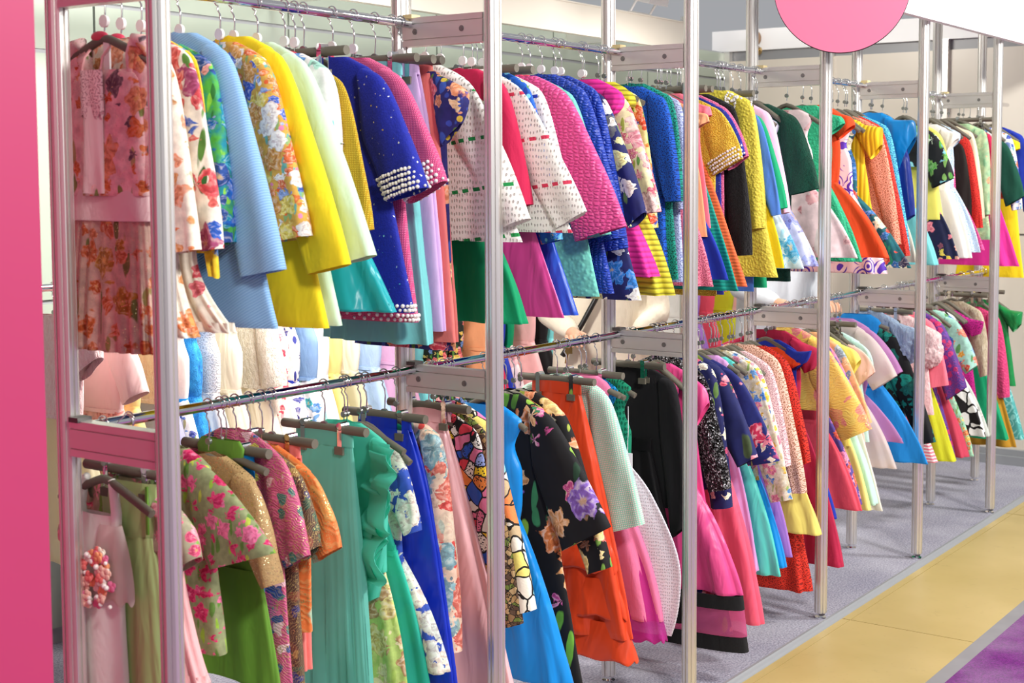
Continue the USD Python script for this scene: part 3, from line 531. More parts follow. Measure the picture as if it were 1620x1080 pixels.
def sleeve_mesh(S, C, c, side, seed, thick=.024, bulge=.012, puff=0, x0=0.0, n=28, m=22, fold=.003):
    """S shoulder tip, C and c the cuff's outer and inner corner, all (u, z); side 1 front, -1 back."""
    S, C, c = map(lambda v: np.array(v, float), (S, C, c)); L = np.linalg.norm(C-S); d = (C-S)/max(L, 1e-6); nr = np.array([-d[1], d[0]])
    if nr[0] < 0: nr = -nr
    pts = [S+[-.045, .016], S+[-.004, .001], (S+C)/2+nr*(bulge+puff), C]
    O = Pchip([0, .16, .58, 1.0], np.array(pts))
    arm = min(.13, max(.03, L*.55)); ap = np.array([S[0]-.05, S[1]-arm])
    li = np.linalg.norm(c-ap); ipts = [S+[-.055, -.012], ap if L > .12 else (S+[-.05, -.02]+c)/2, (ap+c)/2-nr*puff*.3 if L > .12 else (S+[-.05, -.02]+3*c)/4, c]
    I = Pchip([0, .34, .68, 1.0], np.array(ipts)); rs = np.random.RandomState(seed); ph = rs.rand(4)*6.28
    a = np.linspace(0, 2*math.pi, n, endpoint=False); rows = []
    for s in np.linspace(0, 1, m):
        o, i = O(s), I(s); ce, h = (o+i)/2, (o-i)/2; b = thick*(.75+.35*math.sin(min(1, s*1.5)*math.pi*.5))+puff*.55*math.sin(math.pi*min(1, s*1.02))
        f = fold*(np.sin(3*a+ph[0]+4*s)+np.sin(5*a+ph[1]-9*s)*.6)*(.3+s)
        ex, ey = sgnpow(np.cos(a), .85), sgnpow(np.sin(a), .85)
        uz = ce[None]+h[None]*(ey*(1+f*4))[:, None]; x = ex*(b+f)+x0
        rows.append(np.stack([x, -side*uz[:, 0], uz[:, 1]], -1))
    last = rows[-1]; ctr = last.mean(0); dv = np.array([0, -side*d[0], d[1]])
    rows.append(ctr+(last-ctr)*.93-dv*.0005); rows.append(ctr+(last-ctr)*.90-dv*.022)
    M = loft(rows)
    if side > 0: M.invert()
    return M
def collar_mesh(z, w, t, h=.012):
    a = np.linspace(0, 2*math.pi, 36, endpoint=False); rows = []
    for dz, g in ((-.012, 1.08), (-.002, 1.04), (.004, .98), (.003, .90), (-.012, .86)):
        rows.append(np.stack([np.cos(a)*t*g, np.sin(a)*w*g, np.full(36, z+dz)-.012*np.abs(np.sin(a))], -1))
    return loft(rows)
def band_mesh(z0, z1, w0, w1, t0, t1, grow=1.03, n=60, expo=2.5):
    a = np.linspace(0, 2*math.pi, n, endpoint=False); ex, ey = sgnpow(np.cos(a), 2/expo), sgnpow(np.sin(a), 2/expo); rows = []
    for z, w, t, g in ((z0, w0, t0, 1), (z0, w0, t0, grow), (z1, w1, t1, grow), (z1, w1, t1, 1)):
        rows.append(np.stack([ex*(t*g+.002*(g > 1)), ey*(w+.002*(g > 1)), np.full(n, z)], -1))
    return loft(rows)
PEARL = trimesh.creation.icosphere(1, 1.0)
def pearls(points, r=.004):
    out = []
    for i, p in enumerate(points):
        q = PEARL.copy(); q.apply_scale(r*(.8+.35*((i*37) % 10)/10)); q.apply_translation(p); out.append(q)
    return cat(*out)
def cuff_pearls(S, C, c, side, x0, thick, rows=5, cols=14, seed=1):
    rs = random.Random(seed); C, c, S = map(lambda v: np.array(v, float), (C, c, S)); d = C-S; d = d/np.linalg.norm(d); pts = []
    for i in range(rows):
        for j in range(cols):
            f = (j+.5*(i % 2))/(cols-1); f = min(max(f, 0), 1); p = C+(c-C)*f-d*(.005+.0125*i)
            e = (1-abs(2*f-1)**2.3)**(1/2.3)
            for s in (-1, 1):
                if s < 0 or j % 2: pts.append((x0+s*(thick*1.12*e+.0055), -side*p[0]+rs.uniform(-.001, .001), p[1]+rs.uniform(-.001, .001)))
    return pearls(pts, .0046)
KINDS = dict(coat='coat', jacket='jacket', blouse='blouse', dress='dress', skirt='skirt', trousers='trousers')
XS = dict()
def garment(row, zr, tier, yr=YR):
    k = dict(row); kind, m, X = k['k'], k['m'], k['x']; seed = int(abs(X)*1000)+(7 if tier == 'upper' else 3); rs = random.Random(seed)
    bay = BAYS[min(5, max(0, int(X+.03)))]; place = {'upper': f'upper rail, {bay} bay', 'lower': f'lower rail, {bay} bay', 'rear': 'rear rail'}[tier]
    t = thing(kind, f"{k['d']}, {place}", {'coat': 'coat', 'jacket': 'jacket', 'blouse': 'blouse', 'dress': 'dress', 'skirt': 'skirt', 'trousers': 'trousers'}[kind], (X, yr, zr), k.get('rz', 0))
    z = lambda p: (p[0], p[1]-zr)
    S = z(k['S']) if 'S' in k else None; C = z(k['C']) if 'C' in k else None; c = z(k['c']) if 'c' in k else None; H = z(k['H']) if 'H' in k else None
    th = k.get('t', .02); low = k.get('low'); pts = []
    clipped = kind in ('skirt', 'trousers')
    if clipped:
        us, zt = S if S else (.085, -.125 if 'zt' not in k else k['zt']-zr); zt = min(zt, -.10); us = min(us, .10)
        hl, hz = H if H else (.14, -.6); L = zt-hz
        if kind == 'trousers':
            obj('waistband', band_mesh(zt-.035, zt, us*1.03, us, .0085, .0075), m, t, 40)
            for sx in (-1, 1):
                obj('trouser_leg', body_mesh([(zt-.03, us*1.0, .0042), (zt-.16, us+(hl-us)*.35, th*.75), (zt-L*.6, us+(hl-us)*.7, th*.8), (hz, hl, th*.8)], seed+sx, .003, 4, x0=sx*th*.35, n=44, m=22), m, t, True)
        else:
            pl = 13 if k.get('pleat') else 0
            obj('waistband', band_mesh(zt-.04, zt, us*1.02, us, .0085, .008), m, t, 40)
            sk = obj('skirt_panel', body_mesh([(zt-.036, us*1.0, .0085), (zt-L*.3, us+(hl-us)*(.62 if k.get('balloon') else .30), th*1.15), (zt-L*.7, us+(hl-us)*(1.02 if k.get('balloon') else .72), th*1.4), (hz, hl*(.93 if k.get('balloon') else 1), th*1.6)], seed, .012 if pl else min(.015, th*.8), 9, pleat=pl, hemwave=0 if not k.get('petti') else .01), m, t, True)
        if k.get('belt'): obj('belt', band_mesh(zt-.125, zt-.09, us+(hl-us)*.10+.004, us+(hl-us)*.08+.003, th*1.02, th*1.0, 1.1), m, t, 40)
        if k.get('tiers'):
            for q in (.62, .80, .97):
                w0 = us+(hl-us)*q; z0 = zt-L*q; obj('ruffle_tier', body_mesh([(z0+.02, w0-.02, th*1.25), (z0-.03, w0+.004, th*1.6), (z0-.09, w0+.022, th*1.95)], seed+int(q*9), .010, 7, hemwave=.006, m=14), m, t, True)
        hanger(('clip', .06), (X, yr, zr), hlabel('clip hanger', k['d'], place))
    else:
        dz = zt_ = None
        if S is None:
            zt = (k['zt'] if 'zt' in k else zr-.10)-zr; S = (.115, zt-.03)
        us, zs = S; zn = zs+.42*(us-.045); short = C is None or (zs-C[1]) < .2
        if H is None: H = (us+.03 if kind != 'coat' else us+.05, (C[1]+.05 if (C is not None and not short) else zs-.40))
        hu, hz = H; tb = th
        nk = dict(coat=.05, jacket=.05, blouse=.055, dress=.06)[kind]
        top = [(zn, nk, tb*.7), (zn-(zn-zs)*.5, nk+(us-nk)*.52, tb*.85), (zs, us-.012, tb)]
        sleeved = C is not None
        if kind == 'dress' and not low:
            wz = zs-.27 if zs-hz > .40 else zs-(zs-hz)*.55
            wz = max(wz, hz+.06); ww = .115
            ar = .78 if not sleeved else .92
            bod = top+[(zs-.07, us*ar-.008, tb*1.1), (zs-.14, us*.9, tb*1.25), (wz, ww, tb*1.15)]
            obj('bodice', body_mesh(bod, seed, .002, 7, m=24), m, t, True)
            low_m = k.get('m2', m); Ls = wz-hz
            obj('skirt', body_mesh([(wz+.004, ww+.001, tb*1.18), (wz-Ls*.25, ww+(hu-ww)*.36, tb*1.35), (wz-Ls*.65, ww+(hu-ww)*.76, tb*1.55), (hz, hu, tb*1.7)], seed+5, min(.018, tb*.9), 9, pleat=0, hemwave=k.get('scallop', 0)), low_m, t, True)
            obj('waist_seam', band_mesh(wz-.006, wz+.006, ww, ww, tb*1.17, tb*1.17, 1.06), k.get('m3', m), t, 40)
            if k.get('bands'):
                for q, (f0, f1, mm) in enumerate(((.0, .045, 'blackwool'), (.045, .13, 'netpink'), (.13, .18, 'blackwool'))):
                    w0, w1 = hu+.004+f0*.1, hu+.004+f1*.12
                    obj('ribbon_band' if q != 1 else 'net_panel', band_mesh(hz-f1, hz-f0, w1, w0, tb*2.35, tb*2.25, 1.02), mm, t, 40)
            if k.get('petti'):
                obj('petticoat', body_mesh([(wz-.05, ww, tb*1.1), (hz, hu-.006, tb*2.0), (hz-.06, hu+.004, tb*2.3)], seed+9, .012, 11, hemwave=.008), 'tulle_magenta', t, True)
        else:
            hh = hz if not low else max(hz, (C[1] if C else zs-.4)+.0)-.005
            hw = hu if not low else us+.03
            Lb = zs-hh
            bod = top+[(zs-.10, us-.012, tb*1.15), (zs-Lb*.55, us-.01+(hw-us)*.45, tb*1.25), (hh, hw, tb*1.35)]
            obj('body', body_mesh(bod, seed, .004, 6), m, t, True)
            if low:
                lz = hh+.06
                obj('skirt', body_mesh([(lz, hw*.80, tb*1.0), (hh-.02, hw*.82, tb*1.2), (hz, hu, tb*1.7)], seed+3, .010, 8, pleat=9, n=80), low[1], t, True)
        if sleeved:
            thk = tb*(1.05 if not k.get('thin') else .6); pf = .03 if k.get('puff') else 0
            x0 = -tb*.55
            for side in (1, -1):
                CC, cc = C, c
                if side < 0: CC, cc = (min(C[0], us+.07), C[1]), (min(c[0], us-.02), c[1])
                obj('sleeve', sleeve_mesh(S, CC, cc, side, seed+side, thk, puff=pf, x0=x0), m, t, True)
            pe = k.get('pearl')
            if pe in ('both', 'cuff'): tag(obj('pearl_trim', cuff_pearls(S, C, c, 1, x0, thk, 5 if pe == 'both' else 4, 14, seed), 'pearl', t, True), kind='stuff')
            if pe == 'both':
                aa = np.linspace(0, 2*math.pi, 90, endpoint=False); hp = [(sgnpow(np.cos(q), .8)*(tb*1.35+.003), sgnpow(np.sin(q), .8)*(hu+.002), hz+.006+.010*(i % 2)) for i, q in enumerate(aa)]
                tag(obj('pearl_hem', pearls(hp, .005), 'pearl', t, True), kind='stuff')
        if k.get('pearl') == 'shoulder':
            rr = random.Random(5); hp = []
            for i in range(110):
                u = rr.uniform(.05, us+.005); zz = zn-(u-nk)*.42-abs(rr.gauss(0, .045))-.004
                hp.append((-tb*rr.uniform(1.02, 1.12)*(1-(u/us)**3*.5)-.004, -u, zz))
            tag(obj('pearl_trim', pearls(hp, .0052), 'pearl', t, True), kind='stuff')
        if k.get('tag'):
            obj('price_tag', box(-tb*1.5-.002, -tb*1.5, -us-.012, -us+.022, zs-.27, zs-.19), 'white_board', t); obj('tag_string', tube([(-tb*1.5, -us+.005, zs-.19), (-tb*1.4, -us+.004, zs-.10), (-tb, -us+.01, zs-.05)], .0012, 5), 'white_board', t)
        if k.get('ruffle'):
            rr = []
            for q in range(3):
                ss = np.linspace(0, 1, 60); wob = np.sin(ss*17+q*2.1)*.018*(1-.3*ss)
                y = -(us-.01-.055*ss+wob+.018*(q-1)); zz = zs+.0-ss*.32+np.cos(ss*15+q)*.012; x = -tb*1.4-.012*q-.012*np.sin(ss*23+q)
                rows = [np.stack([x+dx, y+dy, zz], -1) for dx, dy in ((0, .01), (-.014, -.026), (-.024, -.062), (-.021, -.063), (-.011, -.026), (.003, .01))]
                obj('ruffle', loft(np.array(rows).transpose(1, 0, 2)), m, t, True)
        if k.get('fur'):
            rr = np.random.RandomState(seed); sm = trimesh.creation.icosphere(4, 1.0); v = sm.vertices.copy(); dn = meshkit.fbm(v*5+seed, 4, seed)
            mid = (np.array(S)+np.array(C)+np.array(c))/3; v = v*(1+.5*(dn[:, None]-.45)); v = v*[.04, .058, .075]+[-tb*.5, -mid[0], mid[1]-.01]
            obj('feather_trim', (v, sm.faces), m, t, True)
        if kind in ('coat', 'jacket', 'blouse') and not k.get('nocollar'):
            obj('collar', collar_mesh(zn, nk, tb*.75), k.get('m3', m), t, True)
        slope = .062
        dl = min(.10, max(.03, round((-zs-.106+.022)/.01)*.01))
        hb = 'logo_disc' if (tier == 'upper' and X < 1.8) else 'clear_disc'
        hanger(('bar', dl, hb), (X, yr, zr), hlabel('hanger', k['d'], place))
    return t

# ---------------------------------------------------------------- what hangs where, in metres: x along the rail; (u, height) points of shoulder S, cuff C/c, hem H, u forward of the rail
UPPER = [
    {'k':'jacket','m':'f_cream_orange','d':'cream jacket with orange roses and matching gathered skirt','x':0.089,'t':0.02,'S':(0.15, 1.865),'C':(0.227, 1.491),'c':(0.144, 1.479),'H':(0.198, 1.315),'low':('skirt','f_cream_orange', 0.52)},
    {'k':'jacket','m':'f_cream_redblue','d':'cream jacket with red and blue flowers and matching skirt','x':0.139,'t':0.0132,'S':(0.15, 1.876),'C':(0.235, 1.491),'c':(0.177, 1.484),'H':(0.254, 1.323),'low':('skirt','f_cream_red', 0.52)},
    {'k':'blouse','m':'f_yellow','d':'narrow yellow printed blouse sleeve showing','x':0.155,'t':0.012,'S':(0.15, 1.872),'C':(0.204, 1.429),'c':(0.183, 1.434),'thin':1},
    {'k':'jacket','m':'f_greenblue','d':'green and blue flower print jacket','x':0.199,'t':0.0169,'S':(0.15, 1.863),'C':(0.202, 1.501),'c':(0.176, 1.494)},
    {'k':'coat','m':'lightblue','d':'light blue fine-ribbed coat with long wide sleeve','x':0.24,'t':0.022,'S':(0.15, 1.889),'C':(0.309, 1.447),'c':(0.193, 1.427),'H':(0.274, 1.324)},
    {'k':'jacket','m':'f_multi','d':'jacket crowded with orange, white and blue flowers','x':0.351,'t':0.022,'S':(0.15, 1.879),'C':(0.271, 1.51),'c':(0.188, 1.495)},
    {'k':'coat','m':'yellow','d':'bright yellow coat with wide sleeve over yellow dress','x':0.392,'t':0.0219,'S':(0.15, 1.894),'C':(0.346, 1.451),'c':(0.233, 1.425),'H':(0.267, 1.311)},
    {'k':'coat','m':'mint','d':'pale mint green coat with wide sleeve','x':0.461,'t':0.022,'S':(0.15, 1.887),'C':(0.353, 1.467),'c':(0.281, 1.447),'H':(0.24, 1.309)},
    {'k':'blouse','m':'f_pastel','d':'white blouse with soft blue and turquoise flowers','x':0.546,'t':0.022,'S':(0.15, 1.868),'C':(0.173, 1.657),'c':(0.136, 1.652)},
    {'k':'jacket','m':'mustardtweed','d':'mustard yellow tweed jacket with checked cuff','x':0.578,'t':0.0122,'S':(0.15, 1.849),'C':(0.237, 1.515),'c':(0.195, 1.507)},
    {'k':'skirt','m':'teal','d':'teal flared satin skirt hem under the mint coat','x':0.607,'t':0.022,'H':(0.27, 1.328),'zt':1.62},
    {'k':'jacket','m':'navyglit','d':'navy blue sequinned jacket with pearl rows on its wide cuff','x':0.703,'t':0.022,'S':(0.155, 1.869),'C':(0.299, 1.608),'c':(0.185, 1.575),'H':(0.244, 1.318),'pearl':'both'},
    {'k':'jacket','m':'pinktweed','d':'bubblegum pink tweed jacket with pearl cuff and hem','x':0.777,'t':0.022,'S':(0.15, 1.874),'C':(0.291, 1.623),'c':(0.181, 1.569),'H':(0.191, 1.287),'pearl':'both'},
    {'k':'skirt','m':'aqua','d':'aqua skirt clipped by its waistband','x':0.854,'t':0.022,'S':(0.085, 1.948),'H':(0.171, 1.225)},
    {'k':'trousers','m':'lilac','d':'pale lilac trousers clipped by the waistband','x':0.918,'t':0.0197,'S':(0.085, 1.939),'H':(0.163, 1.251)},
    {'k':'blouse','m':'f_navyred','d':'navy blouse with red roses and a short puff sleeve','x':0.952,'t':0.01,'S':(0.157, 1.873),'C':(0.199, 1.763),'c':(0.137, 1.708),'H':(0.165, 1.199),'puff':1},
    {'k':'trousers','m':'coral','d':'coral pink trousers clipped by the waistband','x':0.952,'t':0.0192,'S':(0.115, 1.935),'H':(0.17, 1.221)},
    {'k':'coat','m':'meshgreen','d':'white openwork knit coat threaded with green ribbon','x':1.048,'t':0.022,'S':(0.143, 1.877),'C':(0.337, 1.53),'c':(0.251, 1.5),'H':(0.306, 1.47)},
    {'k':'dress','m':'green','d':'bright green flared dress under the white knit coat','x':1.11,'t':0.022,'H':(0.27, 1.258),'zt':1.86},
    {'k':'jacket','m':'crimson','d':'crimson narrow jacket sleeve beside the second post','x':1.205,'t':0.022,'S':(0.14, 1.878),'C':(0.228, 1.561),'c':(0.185, 1.552)},
    {'k':'coat','m':'meshred','d':'white openwork knit coat threaded with red ribbon','x':1.244,'t':0.0118,'S':(0.15, 1.876),'C':(0.375, 1.544),'c':(0.281, 1.497),'H':(0.324, 1.487)},
    {'k':'skirt','m':'fuchsiasatin','d':'fuchsia pink satin skirt with a folded hem','x':1.264,'t':0.01,'H':(0.28, 1.262),'zt':1.75},
    {'k':'jacket','m':'f_blue','d':'royal blue jacket with yellow and turquoise flowers','x':1.291,'t':0.015,'S':(0.15, 1.882),'C':(0.267, 1.468),'c':(0.203, 1.452)},
    {'k':'skirt','m':'bluesatin','d':'royal blue satin skirt hanging behind the fuchsia one','x':1.339,'t':0.0144,'H':(0.27, 1.262),'zt':1.75},
    {'k':'coat','m':'meshblue','d':'white knit coat with green print collar and blue ribbon','x':1.363,'t':0.022,'S':(0.15, 1.867),'C':(0.251, 1.521),'c':(0.193, 1.502)},
    {'k':'coat','m':'crocpink','d':'hot pink coat in crocodile-textured fabric','x':1.473,'t':0.022,'S':(0.15, 1.871),'C':(0.354, 1.499),'c':(0.19, 1.453)},
    {'k':'coat','m':'crocmint','d':'mint turquoise coat in bubbled fabric','x':1.512,'t':0.0194,'S':(0.15, 1.864),'C':(0.277, 1.474),'c':(0.198, 1.459),'H':(0.235, 1.299)},
    {'k':'coat','m':'crocblue','d':'royal blue bubbled coat, the nearer of two','x':1.57,'t':0.022,'S':(0.15, 1.881),'C':(0.291, 1.464),'c':(0.203, 1.446),'H':(0.25, 1.304)},
    {'k':'coat','m':'crocblue','d':'royal blue bubbled coat with flower appliques, the farther of two','x':1.639,'t':0.0199,'S':(0.15, 1.881),'C':(0.256, 1.43),'c':(0.158, 1.413)},
    {'k':'coat','m':'f_navywhite','d':'navy coat with white and blue flowers','x':1.67,'t':0.022,'S':(0.15, 1.868),'C':(0.299, 1.531),'c':(0.248, 1.485),'H':(0.276, 1.279)},
    {'k':'dress','m':'ribmagenta','d':'magenta ribbed dress with cap shoulder','x':1.781,'t':0.022,'S':(0.15, 1.879),'C':(0.141, 1.818),'c':(0.121, 1.803),'H':(0.256, 1.339)},
    {'k':'jacket','m':'f_pinkcream','d':'cream jacket with pink roses and long sleeve','x':1.791,'t':0.018,'S':(0.15, 1.866),'C':(0.277, 1.531),'c':(0.229, 1.524)},
    {'k':'dress','m':'ribolive','d':'yellow-green ribbed dress with cap shoulder','x':1.871,'t':0.022,'S':(0.13, 1.884),'C':(0.13, 1.84),'c':(0.101, 1.822),'H':(0.256, 1.278)},
    {'k':'jacket','m':'f_orangecream','d':'cream jacket with orange roses and narrow sleeve','x':1.908,'t':0.022,'S':(0.13, 1.874),'C':(0.195, 1.479),'c':(0.177, 1.474),'thin':1},
    {'k':'coat','m':'laceblue','d':'royal blue lace coat with straight sleeve','x':2.048,'t':0.022,'S':(0.139, 1.876),'C':(0.197, 1.557),'c':(0.149, 1.555),'H':(0.153, 1.294)},
    {'k':'coat','m':'laceteal','d':'teal lace coat','x':2.065,'t':0.0154,'S':(0.15, 1.881),'C':(0.194, 1.557),'c':(0.153, 1.552),'H':(0.174, 1.311)},
    {'k':'coat','m':'lacelav','d':'pale lavender lace coat','x':2.125,'t':0.022,'S':(0.15, 1.869),'C':(0.179, 1.532),'c':(0.137, 1.527),'H':(0.161, 1.299)},
    {'k':'dress','m':'lacepink','d':'salmon pink lace dress hanging low beside the third post','x':2.226,'t':0.022,'H':(0.2, 1.28),'zt':1.86},
    {'k':'blouse','m':'peach','d':'peach cap-sleeve blouse beside the third post','x':2.245,'t':0.01,'S':(0.15, 1.838),'C':(0.187, 1.809),'c':(0.148, 1.788)},
    {'k':'dress','m':'royal','d':'royal blue crepe dress with a knotted waist','x':2.255,'t':0.01,'H':(0.25, 1.301),'zt':1.86},
    {'k':'blouse','m':'coralpink','d':'coral pink cap-sleeve blouse','x':2.289,'t':0.0118,'S':(0.14, 1.865),'C':(0.173, 1.831),'c':(0.133, 1.816)},
    {'k':'skirt','m':'ribteal','d':'teal ribbed skirt','x':2.314,'t':0.014,'H':(0.255, 1.262),'zt':1.75},
    {'k':'skirt','m':'riborange','d':'orange ribbed skirt','x':2.359,'t':0.0131,'H':(0.255, 1.273),'zt':1.75},
    {'k':'jacket','m':'boucle','d':'mustard boucle jacket with pearl-edged short sleeve','x':2.379,'t':0.0103,'S':(0.15, 1.854),'C':(0.242, 1.693),'c':(0.137, 1.637),'H':(0.142, 1.236),'pearl':'cuff'},
    {'k':'jacket','m':'navyglit2','d':'dark blue glitter jacket with pearl cuff','x':2.41,'t':0.0107,'S':(0.15, 1.857),'C':(0.235, 1.706),'c':(0.163, 1.656),'H':(0.151, 1.239),'pearl':'cuff'},
    {'k':'jacket','m':'pinktweed2','d':'pink boucle jacket with maroon lining','x':2.433,'t':0.0163,'S':(0.15, 1.862),'C':(0.235, 1.7),'c':(0.161, 1.652),'H':(0.154, 1.248)},
    {'k':'jacket','m':'furblack','d':'black fluffy fur jacket','x':2.492,'t':0.022,'S':(0.15, 1.868),'C':(0.222, 1.371),'c':(0.146, 1.364)},
    {'k':'coat','m':'yellowpearl','d':'lemon yellow textured coat with pearls on the shoulder','x':2.639,'t':0.022,'S':(0.14, 1.892),'C':(0.201, 1.457),'c':(0.146, 1.452),'H':(0.245, 1.287),'pearl':'shoulder'},
    {'k':'trousers','m':'yellow','d':'yellow trousers hanging under the pink jacket','x':2.659,'t':0.01,'H':(0.255, 1.318),'zt':1.8},
    {'k':'jacket','m':'cobalt','d':'cornflower blue jacket with seamed sleeve','x':2.663,'t':0.01,'S':(0.15, 1.845),'C':(0.242, 1.503),'c':(0.204, 1.496),'H':(0.138, 1.232)},
    {'k':'jacket','m':'emerald','d':'emerald green jacket with seamed sleeve','x':2.693,'t':0.0188,'S':(0.15, 1.839),'C':(0.254, 1.526),'c':(0.208, 1.515),'H':(0.174, 1.245)},
    {'k':'jacket','m':'babypink','d':'soft pink jacket','x':2.757,'t':0.022,'S':(0.15, 1.857),'C':(0.236, 1.509),'c':(0.187, 1.498)},
    {'k':'dress','m':'f_tulleblue','d':'white dress with sky blue brushed flowers','x':2.819,'t':0.022,'H':(0.255, 1.307),'zt':1.85},
    {'k':'dress','m':'f_tullelav','d':'white dress with lavender blue brushed flowers','x':2.932,'t':0.022,'H':(0.255, 1.31),'zt':1.85},
    {'k':'jacket','m':'darkgreenwool','d':'bottle green wool jacket with wide sleeve','x':2.952,'t':0.022,'S':(0.161, 1.85),'C':(0.258, 1.59),'c':(0.144, 1.564),'H':(0.145, 1.25)},
    {'k':'dress','m':'f_babypink','d':'baby pink sleeveless dress with blurred roses','x':3.21,'t':0.022,'S':(0.12, 1.856),'H':(0.299, 1.328)},
    {'k':'dress','m':'crocgreen','d':'jade green bubbled dress with pointed cap sleeve','x':3.353,'t':0.022,'S':(0.14, 1.87),'C':(0.182, 1.836),'c':(0.123, 1.792),'H':(0.246, 1.305)},
    {'k':'dress','m':'orangered','d':'orange-red crepe dress with cap sleeve and flared skirt','x':3.433,'t':0.022,'S':(0.14, 1.875),'C':(0.192, 1.833),'c':(0.128, 1.779),'H':(0.337, 1.319)},
    {'k':'dress','m':'scroll','d':'pale pink sleeveless dress with violet scrolls','x':3.589,'t':0.022,'S':(0.12, 1.833),'H':(0.248, 1.245)},
    {'k':'dress','m':'f_darkmulti','d':'dark teal sleeveless dress with red and white flowers','x':3.635,'t':0.0214,'S':(0.12, 1.822),'H':(0.339, 1.269)},
    {'k':'blouse','m':'ribyellow','d':'sunny yellow ribbed blouse with ruffled sleeve','x':3.696,'t':0.022,'S':(0.13, 1.841),'C':(0.201, 1.76),'c':(0.154, 1.702),'puff':1},
    {'k':'coat','m':'lacepeach','d':'peach lace coat with long sleeve','x':3.769,'t':0.0185,'S':(0.15, 1.838),'C':(0.26, 1.357),'c':(0.211, 1.351)},
    {'k':'coat','m':'lacered','d':'red lace coat, only its sleeve edge showing','x':3.789,'t':0.0209,'S':(0.15, 1.843),'C':(0.288, 1.31),'c':(0.245, 1.304)},
    {'k':'coat','m':'laceaqua','d':'turquoise lace coat','x':3.873,'t':0.022,'S':(0.15, 1.841),'C':(0.254, 1.324),'c':(0.21, 1.315)},
    {'k':'blouse','m':'bluepuff','d':'bright blue taffeta blouse with big puff sleeve','x':4.048,'t':0.022,'S':(0.124, 1.873),'C':(0.211, 1.803),'c':(0.141, 1.663),'puff':1},
    {'k':'dress','m':'ivory','d':'ivory dress behind the fifth post','x':4.055,'t':0.01,'H':(0.22, 1.267),'zt':1.85},
    {'k':'blouse','m':'navypuff','d':'dark blue quilted puff sleeve blouse','x':4.066,'t':0.022,'S':(0.14, 1.83),'C':(0.204, 1.471),'c':(0.163, 1.441)},
    {'k':'dress','m':'aqua','d':'aqua dress hem beside the fifth post','x':4.186,'t':0.022,'H':(0.26, 1.25),'zt':1.85},
    {'k':'blouse','m':'f_tealblack','d':'black blouse with teal and green flowers, wide sleeve','x':4.437,'t':0.022,'S':(0.15, 1.828),'C':(0.246, 1.627),'c':(0.145, 1.579)},
    {'k':'dress','m':'f_navydots','d':'navy dress with pink buds and yellow flowers','x':4.472,'t':0.01,'H':(0.255, 1.261),'zt':1.85},
    {'k':'blouse','m':'lemon','d':'lemon yellow blouse with narrow sleeve','x':4.478,'t':0.022,'S':(0.15, 1.838),'C':(0.199, 1.71),'c':(0.164, 1.701),'thin':1},
    {'k':'dress','m':'white','d':'plain white flared dress','x':4.741,'t':0.022,'S':(0.13, 1.842),'C':(0.161, 1.812),'c':(0.102, 1.74),'H':(0.23, 1.253)},
    {'k':'dress','m':'palebluelace','d':'pale blue lace dress','x':4.809,'t':0.0196,'S':(0.125, 1.847),'C':(0.141, 1.802),'c':(0.09, 1.756),'H':(0.25, 1.277)},
    {'k':'dress','m':'lacehotpink','d':'hot pink lace dress hem','x':4.839,'t':0.022,'H':(0.255, 1.285),'zt':1.85},
    {'k':'jacket','m':'creamblack','d':'black jacket edged with cream','x':4.945,'t':0.022,'S':(0.12, 1.787),'C':(0.169, 1.448),'c':(0.111, 1.417)},
    {'k':'coat','m':'lacescarlet','d':'scarlet lace coat with straight sleeve','x':4.952,'t':0.0205,'S':(0.136, 1.815),'C':(0.214, 1.388),'c':(0.177, 1.385)},
    {'k':'coat','m':'cream','d':'cream coat showing as a narrow edge','x':5.048,'t':0.022,'S':(0.125, 1.844),'C':(0.189, 1.431),'c':(0.158, 1.428)},
    {'k':'coat','m':'f_greenmist','d':'misty green coat with faint peach flowers','x':5.201,'t':0.022,'S':(0.14, 1.854),'C':(0.168, 1.446),'c':(0.121, 1.442),'H':(0.174, 1.321)},
    {'k':'blouse','m':'crimson','d':'crimson blouse beside the last post','x':5.266,'t':0.022,'S':(0.14, 1.843),'C':(0.184, 1.686),'c':(0.146, 1.668)},
    {'k':'skirt','m':'magenta','d':'magenta skirt beyond the last post','x':5.366,'t':0.022,'H':(0.255, 1.183),'zt':1.7},
    {'k':'jacket','m':'darkgreen','d':'bottle green satin jacket beyond the last post','x':5.494,'t':0.022,'S':(0.15, 1.804),'C':(0.251, 1.533),'c':(0.156, 1.478)},
    {'k':'blouse','m':'f_bluewhite','d':'white blouse with blue and orange dabs','x':5.578,'t':0.022,'S':(0.15, 1.841),'C':(0.216, 1.467),'c':(0.164, 1.457)},
    {'k':'coat','m':'yellow','d':'yellow coat at the right edge','x':5.733,'t':0.022,'S':(0.13, 1.822),'C':(0.151, 1.778),'c':(0.118, 1.762),'H':(0.184, 1.101)},
    {'k':'jacket','m':'royal','d':'royal blue tweed jacket at the right edge','x':5.776,'t':0.0172,'S':(0.15, 1.849),'C':(0.23, 1.464),'c':(0.165, 1.446)},
]
